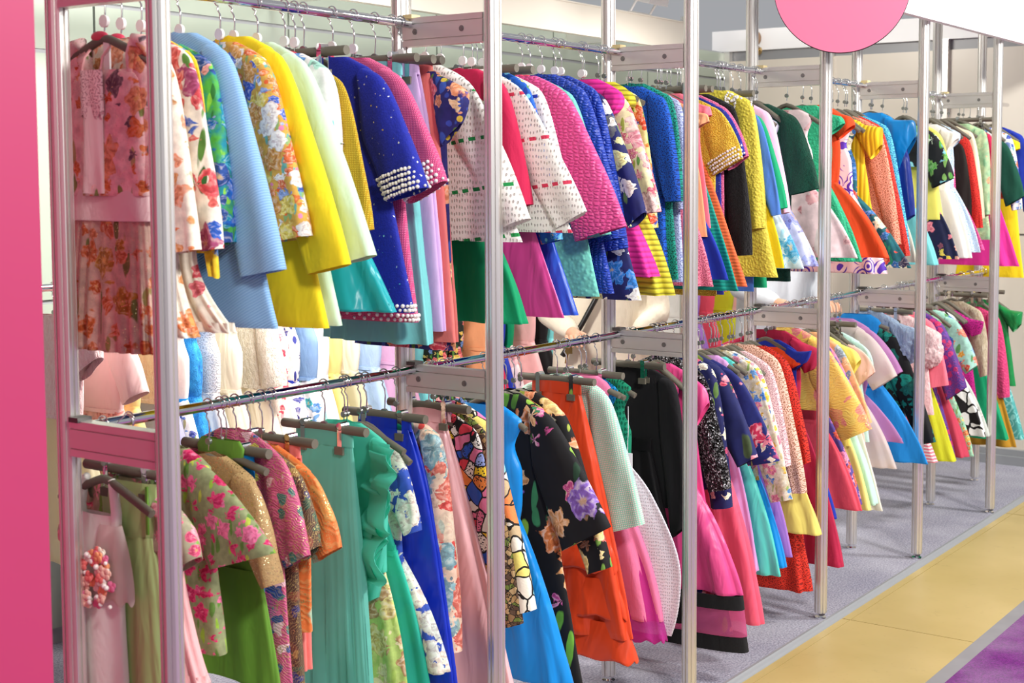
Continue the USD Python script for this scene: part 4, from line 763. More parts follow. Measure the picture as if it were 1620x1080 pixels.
LOWER = [
    {'k':'dress','m':'f_roseblush','d':'rose print blouse with pale pink skirt behind the first post','x':0.084,'t':0.022,'S':(0.15, 0.973),'C':(0.218, 0.881),'c':(0.151, 0.837),'H':(0.215, 0.615),'low':('skirt','palepink', 0.55)},
    {'k':'jacket','m':'f_rosegreen','d':'green jacket covered with pink carnations, wide sleeve','x':0.192,'t':0.022,'S':(0.13, 1.027),'C':(0.315, 0.879),'c':(0.133, 0.82),'H':(0.155, 0.637)},
    {'k':'jacket','m':'goldsequin','d':'gold sequinned jacket','x':0.296,'t':0.022,'S':(0.15, 0.984),'C':(0.217, 0.776),'c':(0.182, 0.762)},
    {'k':'dress','m':'leafgreen','d':'leaf green belted skirt on a clip hanger','x':0.33,'t':0.01,'S':(0.085, 1.04),'H':(0.165, 0.524),'belt':1},
    {'k':'trousers','m':'azure','d':'azure blue trousers clipped behind the green skirt','x':0.345,'t':0.01,'S':(0.085, 1.039),'H':(0.114, 0.636)},
    {'k':'jacket','m':'brocpink','d':'pink and gold brocade jacket with elbow sleeve','x':0.374,'t':0.0142,'S':(0.15, 1.026),'C':(0.231, 0.822),'c':(0.16, 0.782),'H':(0.163, 0.517)},
    {'k':'jacket','m':'brocdark','d':'dark gold brocade jacket with elbow sleeve','x':0.416,'t':0.0158,'S':(0.155, 0.991),'C':(0.218, 0.83),'c':(0.178, 0.793),'H':(0.156, 0.503)},
    {'k':'jacket','m':'brocorange','d':'orange brocade jacket with peacock-feather pattern at the cuff','x':0.453,'t':0.014,'S':(0.165, 0.977),'C':(0.247, 0.824),'c':(0.167, 0.776),'H':(0.146, 0.613)},
    {'k':'trousers','m':'coral','d':'coral red trousers clipped on the lower rail','x':0.486,'t':0.022,'S':(0.085, 1.032),'H':(0.107, 0.509)},
    {'k':'skirt','m':'tulleaqua','d':'long pleated aqua tulle skirt with waistband','x':0.657,'t':0.022,'S':(0.09, 1.036),'H':(0.141, 0.388),'pleat':1},
    {'k':'blouse','m':'ruffle','d':'turquoise chiffon blouse with cascading ruffle','x':0.725,'t':0.0158,'S':(0.15, 0.995),'C':(0.11, 0.621),'c':(0.052, 0.586),'H':(0.133, 0.685),'ruffle':1},
    {'k':'dress','m':'f_lime','d':'lime brocade dress with gold flowers','x':0.736,'t':0.0116,'H':(0.185, 0.373),'zt':0.98},
    {'k':'dress','m':'tulleturq','d':'turquoise tulle dress over printed lining','x':0.783,'t':0.0139,'S':(0.075, 0.985),'H':(0.223, 0.366)},
    {'k':'dress','m':'f_bluechrys','d':'blue dress with white chrysanthemums','x':0.805,'t':0.0183,'S':(0.115, 0.962),'C':(0.176, 0.777),'c':(0.137, 0.761),'H':(0.252, 0.437)},
    {'k':'trousers','m':'cobaltdeep','d':'deep royal blue satin trousers on a clip hanger','x':0.874,'t':0.022,'S':(0.085, 1.035),'H':(0.224, 0.362)},
    {'k':'jacket','m':'f_marble','d':'marbled peach, red and blue flower print jacket','x':0.92,'t':0.022,'S':(0.15, 0.987),'C':(0.211, 0.452),'c':(0.152, 0.473)},
    {'k':'skirt','m':'palepinksatin','d':'long pale pink satin skirt on a clip hanger','x':1.048,'t':0.022,'S':(0.056, 1.034),'H':(0.277, 0.311)},
    {'k':'jacket','m':'patch','d':'patchwork print jacket in yellow, red and blue','x':1.068,'t':0.0125,'S':(0.15, 0.978),'C':(0.2, 0.623),'c':(0.157, 0.608)},
    {'k':'blouse','m':'snake','d':'brown snakeskin print blouse beside the second post','x':1.11,'t':0.0141,'S':(0.14, 0.98),'C':(0.261, 0.481),'c':(0.202, 0.462)},
    {'k':'jacket','m':'patch2','d':'cream patchwork jacket with black lines behind the second post','x':1.138,'t':0.022,'S':(0.14, 0.99),'C':(0.284, 0.516),'c':(0.239, 0.502)},
    {'k':'dress','m':'azuresatin','d':'bright azure satin sleeveless dress with long skirt','x':1.289,'t':0.022,'S':(0.14, 0.968),'H':(0.272, 0.262)},
    {'k':'jacket','m':'f_blackfloral','d':'black jacket with green leaves and orange tulips, wide sleeve','x':1.389,'t':0.022,'S':(0.15, 0.981),'C':(0.356, 0.691),'c':(0.199, 0.602),'H':(0.259, 0.229)},
    {'k':'blouse','m':'orange','d':'orange sleeveless blouse peeking between the black floral jackets','x':1.427,'t':0.0143,'S':(0.13, 0.97)},
    {'k':'jacket','m':'f_blackfloral2','d':'black jacket with cream and yellow blooms at the shoulder','x':1.46,'t':0.022,'S':(0.15, 0.98),'C':(0.315, 0.559),'c':(0.242, 0.53)},
    {'k':'skirt','m':'flamesatin','d':'flame orange satin skirt with layered ruffles on a clip hanger','x':1.643,'t':0.022,'S':(0.085, 1.043),'H':(0.264, 0.292),'tiers':1},
    {'k':'jacket','m':'seersucker','d':'mint and pink seersucker jacket with elbow sleeve','x':1.693,'t':0.022,'S':(0.15, 0.997),'C':(0.28, 0.626),'c':(0.163, 0.587)},
    {'k':'dress','m':'rosepink','d':'rose pink sleeveless dress with tulle petticoat','x':1.772,'t':0.0213,'S':(0.12, 1.002),'H':(0.295, 0.316),'petti':1},
    {'k':'dress','m':'meshcyan','d':'cyan openwork sleeveless dress','x':1.799,'t':0.01,'S':(0.13, 0.989),'H':(0.195, 0.646)},
    {'k':'skirt','m':'meshlilac','d':'white and lilac net balloon skirt','x':1.801,'t':0.0121,'H':(0.33, 0.267),'zt':0.86,'balloon':1},
    {'k':'dress','m':'meshemerald','d':'emerald openwork sleeveless dress','x':1.86,'t':0.022,'S':(0.14, 0.987),'H':(0.222, 0.322),'tag':1},
    {'k':'skirt','m':'blacktulle','d':'black net skirt hanging under the black jacket','x':2.05,'t':0.022,'H':(0.214, 0.225),'zt':0.8},
    {'k':'jacket','m':'blackwool','d':'plain black jacket with long sleeve by the third post','x':2.081,'t':0.022,'S':(0.16, 0.981),'C':(0.207, 0.532),'c':(0.152, 0.484)},
    {'k':'dress','m':'hotpinksatin','d':'hot pink satin dress with black ribbon bands and net hem','x':2.202,'t':0.022,'H':(0.33, 0.294),'zt':0.98,'bands':1},
    {'k':'dress','m':'f_navyrose','d':'navy rose print dress hem below the pink satin dress','x':2.21,'t':0.01,'H':(0.3, 0.158),'zt':0.98},
    {'k':'blouse','m':'hotpinksatin','d':'hot pink satin blouse with flared short sleeve','x':2.235,'t':0.0138,'S':(0.15, 0.974),'C':(0.199, 0.903),'c':(0.151, 0.818)},
    {'k':'jacket','m':'sequinblack','d':'black jacket covered with glittering sequins','x':2.278,'t':0.022,'S':(0.15, 0.99),'C':(0.259, 0.622),'c':(0.18, 0.6)},
    {'k':'jacket','m':'f_navycream','d':'navy jacket with cream roses on the cuff','x':2.353,'t':0.022,'S':(0.15, 0.996),'C':(0.223, 0.54),'c':(0.15, 0.527)},
    {'k':'jacket','m':'f_navyrose2','d':'navy jacket with a large pink rose, slim sleeve','x':2.416,'t':0.022,'S':(0.15, 0.989),'C':(0.284, 0.704),'c':(0.214, 0.662)},
    {'k':'dress','m':'coralsatin','d':'long coral pink satin dress','x':2.466,'t':0.0204,'H':(0.28, 0.12),'zt':0.98},
    {'k':'jacket','m':'f_navyrose','d':'navy blouse with scattered pink roses, wide sleeve','x':2.518,'t':0.0162,'S':(0.15, 0.96),'C':(0.316, 0.678),'c':(0.2, 0.648)},
    {'k':'dress','m':'lilacsatin','d':'lilac satin sleeveless dress','x':2.547,'t':0.0174,'S':(0.12, 0.983),'H':(0.217, 0.274)},
    {'k':'dress','m':'turqsatin','d':'turquoise satin sleeveless dress','x':2.605,'t':0.017,'S':(0.12, 0.972),'H':(0.276, 0.254)},
    {'k':'jacket','m':'f_white','d':'white jacket with small blue and pink flowers','x':2.632,'t':0.01,'S':(0.15, 0.978),'C':(0.311, 0.524),'c':(0.228, 0.502)},
    {'k':'dress','m':'azuresatin','d':'azure blue satin dress hem','x':2.652,'t':0.0109,'H':(0.28, 0.273),'zt':0.98},
    {'k':'jacket','m':'f_white2','d':'white jacket with small yellow and pink flowers','x':2.687,'t':0.0189,'S':(0.15, 0.97),'C':(0.255, 0.63),'c':(0.212, 0.612)},
    {'k':'dress','m':'lilacsatin2','d':'violet satin dress','x':2.746,'t':0.0177,'H':(0.255, 0.288),'zt':0.98},
    {'k':'jacket','m':'lacepale','d':'pale pink lace jacket','x':2.775,'t':0.0187,'S':(0.15, 0.962),'C':(0.236, 0.61),'c':(0.192, 0.594)},
    {'k':'jacket','m':'lacesalmon','d':'salmon beige lace jacket with long sleeve','x':2.84,'t':0.022,'S':(0.15, 0.978),'C':(0.272, 0.505),'c':(0.219, 0.499)},
    {'k':'dress','m':'lemonsatin','d':'lemon yellow satin dress with flared skirt','x':2.894,'t':0.0159,'H':(0.3, 0.339),'zt':0.98},
    {'k':'dress','m':'lacered2','d':'red lace dress with scalloped hem','x':2.919,'t':0.022,'S':(0.15, 0.967),'C':(0.249, 0.599),'c':(0.209, 0.583),'H':(0.24, 0.116)},
    {'k':'blouse','m':'orangered','d':'orange-red cap-sleeve blouse','x':3.048,'t':0.022,'S':(0.126, 0.959),'C':(0.155, 0.937),'c':(0.121, 0.918)},
    {'k':'blouse','m':'royal','d':'royal blue blouse with puffed cap sleeve','x':3.048,'t':0.01,'S':(0.138, 0.981),'C':(0.168, 0.943),'c':(0.126, 0.911),'puff':1},
    {'k':'dress','m':'crimsonwool','d':'crimson dress with puff sleeve and sheer red hem','x':3.088,'t':0.0137,'S':(0.14, 1.011),'C':(0.185, 0.916),'c':(0.144, 0.896),'H':(0.306, 0.178),'puff':1},
    {'k':'dress','m':'royal','d':'royal blue dress hem behind the crimson dress','x':3.116,'t':0.022,'H':(0.255, 0.348),'zt':0.98},
    {'k':'jacket','m':'brocyellow','d':'yellow and rose brocade jacket with long sleeve','x':3.234,'t':0.022,'S':(0.15, 1.002),'C':(0.356, 0.685),'c':(0.235, 0.624)},
    {'k':'dress','m':'coralred','d':'coral red flared dress beside the fourth post','x':3.295,'t':0.0132,'H':(0.29, 0.349),'zt':0.98},
    {'k':'jacket','m':'f_pinkpurple','d':'pink and purple print jacket sleeve edge','x':3.3,'t':0.0171,'S':(0.15, 0.981),'C':(0.293, 0.717),'c':(0.24, 0.692)},
    {'k':'dress','m':'f_purple','d':'purple dress with orange and pink blossoms','x':3.38,'t':0.0184,'H':(0.255, 0.348),'zt':0.98},
    {'k':'jacket','m':'f_orangegrey','d':'apricot jacket with grey-blue flowers','x':3.392,'t':0.0136,'S':(0.15, 0.974),'C':(0.29, 0.679),'c':(0.238, 0.659)},
    {'k':'blouse','m':'lemon','d':'lemon yellow top with pointed short sleeve','x':3.448,'t':0.0173,'S':(0.15, 0.966),'C':(0.22, 0.915),'c':(0.186, 0.848)},
    {'k':'dress','m':'paleyellow','d':'pale yellow dress hem','x':3.478,'t':0.0185,'H':(0.255, 0.311),'zt':0.98},
    {'k':'dress','m':'palemint','d':'pale mint dress hem','x':3.541,'t':0.022,'H':(0.255, 0.321),'zt':0.98},
    {'k':'skirt','m':'ivory','d':'ivory long skirt under the organza dress','x':3.592,'t':0.0113,'H':(0.255, 0.286),'zt':0.85},
    {'k':'blouse','m':'peachpale','d':'pale peach top with boxy short sleeve','x':3.597,'t':0.01,'S':(0.15, 0.939),'C':(0.219, 0.848),'c':(0.147, 0.783)},
    {'k':'blouse','m':'palemint','d':'pale mint top with narrow cap sleeve','x':3.636,'t':0.0197,'S':(0.15, 0.953),'C':(0.197, 0.868),'c':(0.168, 0.856),'thin':1},
    {'k':'dress','m':'organzawhite','d':'white organza dress with wide sleeve and flared peplum','x':3.695,'t':0.0213,'S':(0.15, 0.991),'C':(0.277, 0.828),'c':(0.175, 0.758),'H':(0.272, 0.443)},
    {'k':'dress','m':'organzalilac','d':'lilac organza dress with wide sleeve','x':3.743,'t':0.022,'S':(0.15, 0.998),'C':(0.28, 0.839),'c':(0.216, 0.8),'H':(0.282, 0.544)},
    {'k':'dress','m':'azure2','d':'azure blue dress with ruffled neck and long flared skirt','x':3.93,'t':0.022,'S':(0.12, 1.014),'H':(0.318, 0.429)},
    {'k':'coat','m':'f_blackteal','d':'black coat with teal brocade peonies','x':4.048,'t':0.022,'S':(0.137, 0.945),'C':(0.318, 0.505),'c':(0.246, 0.487)},
    {'k':'blouse','m':'fluffblue','d':'pale blue blouse with fluffy feather sleeve','x':4.073,'t':0.022,'S':(0.15, 0.998),'C':(0.211, 0.903),'c':(0.158, 0.834),'puff':1,'fur':1},
    {'k':'skirt','m':'pinkstripe','d':'salmon pink pleated skirt with white stripes at the hem','x':4.233,'t':0.022,'H':(0.255, 0.377),'zt':0.8},
    {'k':'blouse','m':'fluffpink','d':'pale pink blouse with fluffy feather sleeve','x':4.403,'t':0.022,'S':(0.15, 0.958),'C':(0.193, 0.846),'c':(0.135, 0.773),'puff':1,'fur':1},
    {'k':'blouse','m':'coralpink','d':'coral pink blouse with long wide sleeve','x':4.449,'t':0.0175,'S':(0.15, 0.974),'C':(0.231, 0.693),'c':(0.138, 0.672)},
    {'k':'skirt','m':'chartreuse','d':'chartreuse skirt hem','x':4.491,'t':0.022,'H':(0.255, 0.337),'zt':0.8},
    {'k':'dress','m':'brocpurple','d':'purple and crimson brocade dress with balloon sleeve','x':4.562,'t':0.022,'S':(0.15, 0.965),'C':(0.279, 0.673),'c':(0.186, 0.605),'H':(0.214, 0.326)},
    {'k':'dress','m':'rose','d':'deep rose dress hem','x':4.635,'t':0.022,'H':(0.255, 0.333),'zt':0.98},
    {'k':'dress','m':'f_mintposy','d':'mint dress with small orange flowers','x':4.717,'t':0.022,'H':(0.255, 0.326),'zt':0.98},
    {'k':'blouse','m':'f_aquaposy','d':'pale aqua blouse with red and blue posies','x':4.781,'t':0.022,'S':(0.15, 0.955),'C':(0.257, 0.749),'c':(0.2, 0.703)},
    {'k':'dress','m':'graphic','d':'black and white brush-stroke dress with red band','x':4.92,'t':0.022,'H':(0.255, 0.388),'zt':0.98},
    {'k':'dress','m':'f_pearl','d':'pale silver dress beside the last post','x':4.95,'t':0.022,'H':(0.264, 0.384),'zt':0.98},
    {'k':'blouse','m':'magentalace','d':'magenta lace blouse with ruffled sleeve','x':5.048,'t':0.022,'S':(0.136, 0.938),'C':(0.182, 0.869),'c':(0.143, 0.852),'puff':1},
    {'k':'jacket','m':'furcream','d':'cream faux fur jacket with long sleeve','x':5.147,'t':0.022,'S':(0.15, 0.969),'C':(0.197, 0.657),'c':(0.153, 0.641)},
    {'k':'skirt','m':'emerald','d':'emerald skirt under the hot pink bubbled coat','x':5.286,'t':0.022,'H':(0.255, 0.314),'zt':0.8},
    {'k':'skirt','m':'mustard','d':'mustard skirt hem at the right edge','x':5.407,'t':0.022,'H':(0.255, 0.258),'zt':0.8},
    {'k':'coat','m':'crochot','d':'hot pink bubbled coat beyond the last post','x':5.424,'t':0.022,'S':(0.15, 0.921),'C':(0.219, 0.513),'c':(0.152, 0.501)},
    {'k':'skirt','m':'tealscroll','d':'teal skirt with swirling pattern at the right edge','x':5.56,'t':0.022,'H':(0.255, 0.274),'zt':0.8},
    {'k':'blouse','m':'greentaffeta','d':'green taffeta blouse with puff sleeve at the right edge','x':5.637,'t':0.022,'S':(0.15, 0.937),'C':(0.207, 0.867),'c':(0.166, 0.821),'puff':1},
]
REAR = [
    {'k': 'dress', 'm': 'palepinktulle', 'm2': 'tulle_cream', 'd': 'pale pink tulle dress with ruffled cap sleeve', 'x': 0.907, 'S': (0.14, 1.175), 'H': (0.25, 0.45), 't': 0.024, 'C': (0.23, 1.1), 'c': (0.13, 1.02), 'puff': 1},
    {'k': 'dress', 'm': 'palepinksat', 'm2': 'f_pinkrose', 'd': 'pale pink dress with satin elbow sleeve', 'x': 1.059, 'S': (0.14, 1.175), 'H': (0.25, 0.4), 't': 0.024, 'C': (0.25, 0.98), 'c': (0.15, 0.93)},
    {'k': 'dress', 'm': 'paleyellowsat', 'm2': 'paleyellowsat', 'd': 'butter yellow satin dress', 'x': 1.12, 'S': (0.14, 1.175), 'H': (0.25, 0.42), 't': 0.024},
    {'k': 'dress', 'm': 'palepinktulle', 'm2': 'lilacgrey', 'd': 'dress with blush lace bodice and grey-lilac skirt', 'x': 1.262, 'S': (0.14, 1.175), 'H': (0.25, 0.42), 't': 0.024},
    {'k': 'dress', 'm': 'white', 'm2': 'f_whiteblue', 'd': 'white dress with bright blue belt and blue print skirt', 'x': 1.32, 'S': (0.14, 1.175), 'H': (0.25, 0.42), 't': 0.024, 'm3': 'azure'},
    {'k': 'dress', 'm': 'blueombre', 'm2': 'blueombre', 'd': 'bright sky blue ruffled dress', 'x': 1.373, 'S': (0.14, 1.175), 'H': (0.25, 0.42), 't': 0.024},
    {'k': 'dress', 'm': 'whitelace', 'm2': 'white', 'd': 'white lace dress', 'x': 1.455, 'S': (0.14, 1.175), 'H': (0.25, 0.4), 't': 0.024},
    {'k': 'dress', 'm': 'ivorysat', 'm2': 'ivorysat', 'd': 'ivory dress with pleated cummerbund', 'x': 1.552, 'S': (0.14, 1.175), 'H': (0.25, 0.4), 't': 0.024},
    {'k': 'dress', 'm': 'furwhite', 'm2': 'ivorysat', 'd': 'ivory dress under a white fur stole', 'x': 1.681, 'S': (0.14, 1.175), 'H': (0.25, 0.4), 't': 0.024, 'C': (0.22, 0.92), 'c': (0.11, 0.9)},
    {'k': 'dress', 'm': 'f_whitered', 'm2': 'f_whitered', 'd': 'cream dress with coral red sash', 'x': 1.773, 'S': (0.14, 1.175), 'H': (0.25, 0.42), 't': 0.024, 'm3': 'coralred'},
    {'k': 'dress', 'm': 'f_whitenavy', 'm2': 'f_whitenavy', 'd': 'cream dress with navy sash and navy blossoms', 'x': 1.829, 'S': (0.14, 1.175), 'H': (0.25, 0.42), 't': 0.024, 'm3': 'royal'},
    {'k': 'dress', 'm': 'denimblue', 'm2': 'f_pastel', 'd': 'denim blue dress with patterned skirt', 'x': 1.919, 'S': (0.14, 1.175), 'H': (0.25, 0.42), 't': 0.024},
    {'k': 'dress', 'm': 'white', 'm2': 'white', 'd': 'plain white tulle party dress', 'x': 1.978, 'S': (0.14, 1.175), 'H': (0.25, 0.4), 't': 0.024},
    {'k': 'dress', 'm': 'paleyellowsat', 'm2': 'paleyellowsat', 'd': 'straw yellow party dress', 'x': 2.045, 'S': (0.14, 1.175), 'H': (0.25, 0.4), 't': 0.024},
    {'k': 'dress', 'm': 'ivorysat', 'm2': 'tulle_cream', 'd': 'cream yellow tulle party dress', 'x': 2.142, 'S': (0.14, 1.175), 'H': (0.25, 0.4), 't': 0.024},
    {'k': 'dress', 'm': 'paleblue', 'm2': 'paleblue', 'd': 'baby blue gathered party dress', 'x': 2.263, 'S': (0.14, 1.175), 'H': (0.25, 0.42), 't': 0.024},
    {'k': 'dress', 'm': 'babypink', 'm2': 'babypink', 'd': 'rose pink party dress by the rear post', 'x': 2.434, 'S': (0.14, 1.175), 'H': (0.25, 0.42), 't': 0.024},
    {'k': 'dress', 'm': 'aqua', 'm2': 'aqua', 'd': 'turquoise party dress by the rear post', 'x': 2.519, 'S': (0.14, 1.175), 'H': (0.25, 0.42), 't': 0.024},
    {'k': 'dress', 'm': 'f_darkgarden', 'm2': 'f_darkgarden', 'd': 'dark garden print dress', 'x': 2.672, 'S': (0.14, 1.175), 'H': (0.24, 0.45), 't': 0.024},
    {'k': 'dress', 'm': 'f_darkgarden', 'm2': 'f_darkgarden', 'd': 'dark garden print dress, the farther one', 'x': 2.772, 'S': (0.14, 1.175), 'H': (0.24, 0.45), 't': 0.024},
    {'k': 'dress', 'm': 'peach', 'm2': 'peach', 'd': 'apricot dress', 'x': 2.98, 'S': (0.14, 1.175), 'H': (0.24, 0.45), 't': 0.024},
    {'k': 'dress', 'm': 'orangered', 'm2': 'crimson', 'd': 'orange and red dress', 'x': 3.016, 'S': (0.14, 1.175), 'H': (0.24, 0.45), 't': 0.024},
    {'k': 'dress', 'm': 'royal', 'm2': 'royal', 'd': 'royal blue party dress', 'x': 3.062, 'S': (0.14, 1.175), 'H': (0.24, 0.45), 't': 0.024},
    {'k': 'dress', 'm': 'green', 'm2': 'f_babypink', 'd': 'dress with green top and blush skirt', 'x': 3.127, 'S': (0.14, 1.175), 'H': (0.24, 0.45), 't': 0.024},
    {'k': 'dress', 'm': 'palepink', 'm2': 'palepink', 'd': 'long blush pink party dress', 'x': 3.289, 'S': (0.14, 1.175), 'H': (0.24, 0.45), 't': 0.024},
    {'k': 'dress', 'm': 'blackwool', 'm2': 'blackwool', 'd': 'narrow black party dress', 'x': 3.387, 'S': (0.14, 1.175), 'H': (0.24, 0.5), 't': 0.024},
    {'k': 'dress', 'm': 'aqua', 'm2': 'aqua', 'd': 'pale turquoise party dress behind the lower rail', 'x': 3.438, 'S': (0.14, 1.175), 'H': (0.24, 0.5), 't': 0.024},
    {'k': 'dress', 'm': 'lemon', 'm2': 'lemon', 'd': 'lemon yellow party dress', 'x': 3.519, 'S': (0.14, 1.175), 'H': (0.24, 0.5), 't': 0.024},
    {'k': 'dress', 'm': 'orangered', 'm2': 'orangered', 'd': 'bright red party dress', 'x': 3.721, 'S': (0.14, 1.175), 'H': (0.24, 0.5), 't': 0.024},
    {'k': 'dress', 'm': 'white', 'm2': 'white', 'd': 'white party dress behind the third bay', 'x': 4.714, 'S': (0.14, 1.175), 'H': (0.24, 0.45), 't': 0.024},
    {'k': 'dress', 'm': 'lilacsatin2', 'm2': 'lilacsatin2', 'd': 'purple party dress behind the third bay', 'x': 4.797, 'S': (0.14, 1.175), 'H': (0.24, 0.45), 't': 0.024},
    {'k': 'dress', 'm': 'coralred', 'm2': 'coralred', 'd': 'raspberry pink party dress behind the third bay', 'x': 4.955, 'S': (0.14, 1.175), 'H': (0.24, 0.45), 't': 0.024},
    {'k': 'dress', 'm': 'chartreuse', 'm2': 'chartreuse', 'd': 'acid yellow party dress behind the third bay', 'x': 5.178, 'S': (0.14, 1.175), 'H': (0.24, 0.45), 't': 0.024},
    {'k': 'dress', 'm': 'palepink', 'm2': 'palepink', 'd': 'shell pink party dress behind the third bay', 'x': 5.429, 'S': (0.14, 1.175), 'H': (0.24, 0.45), 't': 0.024},
]

for row in UPPER: garment(row, ZU, 'upper')
for row in LOWER: garment(row, ZL, 'lower')

# first outfit at the very end of the upper rail, turned to the camera
def shift(m, dx, dy): m.apply_translation((dx, dy, 0)); return m
def first_outfit():
    t = thing('dress', 'pink glittery flower-print outfit over a pale pink camisole, left end of the upper rail', 'dress', (.04, YR-.02, ZU))
    obj('jacket_body', body_mesh([(-.175, .055, .012), (-.178, .075, .014), (-.20, .112, .018), (-.30, .116, .022), (-.425, .122, .024)], 11, .004, 6), 'f_pinkorange', t, True)
    for s in (-1, 1): obj('shoulder', tube([(0, s*.125, -.165), (0, s*.11, -.125), (0, s*.085, -.118), (0, s*.075, -.15), (0, s*.07, -.185)], [.006, .018, .014, .016, .010], 12), 'f_pinkorange', t, True)
    for side in (1, -1): obj('sleeve', sleeve_mesh((.115, -.135), (.15, -.40), (.10, -.41), side, 5+side, .014, x0=.004), 'f_pinkorange', t, True)
    obj('camisole', body_mesh([(-.405, .112, .020), (-.44, .120, .024), (-.475, .128, .026)], 13, .004, 6), 'blush', t, True)
    obj('camisole_panel', shift(body_mesh([(-.178, .031, .004), (-.24, .030, .005), (-.42, .032, .006)], 15, .002, 3, n=30, m=20), -.026, .020), 'blush', t, True)
    obj('lace_yoke', shift(body_mesh([(-.176, .033, .006), (-.225, .033, .007), (-.268, .034, .008)], 16, .002, 5, n=40, m=14, hemwave=.005), -.027, .020), 'lacepale', t, True)
    for y in (.049, -.009): obj('strap', tube([(-.027, y, -.182), (-.018, y+.004, -.15), (.0, y+.002, -.128)], .0028, 6), 'palepink', t, True)
    obj('label_tag', box(-.004, .000, -.008, .010, -.175, -.112), 'logo_disc', t)
    obj('skirt', body_mesh([(-.43, .105, .018), (-.50, .115, .024), (-.735, .135, .034)], 17, .009, 9, pleat=11, n=96), 'f_pinkorange_dark', t, True)
    hanger(('bar', .06, 'logo_disc'), (.04, YR-.01, ZU), 'grey hanger of the pink glittery outfit, left end of the upper rail')
first_outfit()
def first_lower():
    t = thing('blouse', 'white vest top with fabric roses at its hem, left end of the lower rail', 'blouse', (.02, YR, ZL))
    obj('body', shift(body_mesh([(-.185, .055, .010), (-.23, .066, .014), (-.34, .072, .018), (-.60, .078, .020)], 21, .005, 4), 0, .028), 'white', t, True)
    for pts in ([(0, .072, -.24), (0, .078, -.17), (0, .066, -.118), (0, .055, -.112)], [(0, -.030, -.235), (0, -.034, -.18), (0, -.026, -.125), (0, -.02, -.112)]): obj('strap', tube(pts, [.012, .011, .010, .008], 10), 'white', t, True)
    obj('peplum', shift(body_mesh([(-.20, .030, .010), (-.27, .050, .014), (-.355, .060, .018)], 22, .005, 5, n=48, m=20, hemwave=.006), -.010, -.028), 'organzawhite', t, True)
    pr = []; rr = random.Random(8)
    for i in range(52):
        f = rr.random(); u, z = .004+rr.uniform(-.046, .058)*(.55+.45*f), -.245-.118*f; p = np.array([-.030-rr.uniform(0, .010), -u-.004, z])
        if i % 3 == 0: pr.append(p+[-.006, 0, 0]); continue
        q = []
        for j in range(6):
            a = j*1.05+rr.random(); pet = trimesh.creation.icosphere(1, .0068); pet.apply_scale((.45, 1, 1)); pet.apply_translation((-.003*(j % 2), math.cos(a)*.006, math.sin(a)*.006)); q.append(pet)
        fm = cat(*q); fm.apply_translation(p); obj('fabric_rose', fm, ['peach', 'peachpale', 'rosepink', 'ivory', 'coral'][i % 5], t, True)
    tag(obj('pearl_trim', pearls(pr, .0055), 'pearl', t, True), kind='stuff')
    hanger(('bar', .06, 'clear_disc'), (.02, YR, ZL), 'grey hanger of the white vest top with roses, left end of the lower rail')
    d = thing('dress', 'pale green satin strapless dress clipped at the left end of the lower rail', 'dress', (.065, YR-.02, ZL), 0)
    obj('bodice', body_mesh([(-.118, .088, .016), (-.18, .080, .018), (-.235, .074, .018)], 23, .004, 6), 'lightleaf', d, True)
    obj('skirt', body_mesh([(-.230, .075, .020), (-.32, .095, .024), (-.90, .165, .036)], 24, .010, 6, pleat=7, n=84), 'lightleaf', d, True)
    obj('zip', box(-.020, -.016, -.078, -.072, -.22, -.122), 'leafgreen', d)
    hanger(('clip', .06), (.065, YR-.02, ZL), 'grey clip hanger of the pale green strapless dress, left end of the lower rail')
first_lower()

# rear row of party dresses on one long rail
for row in REAR: garment(row, ZB, 'rear', YB)

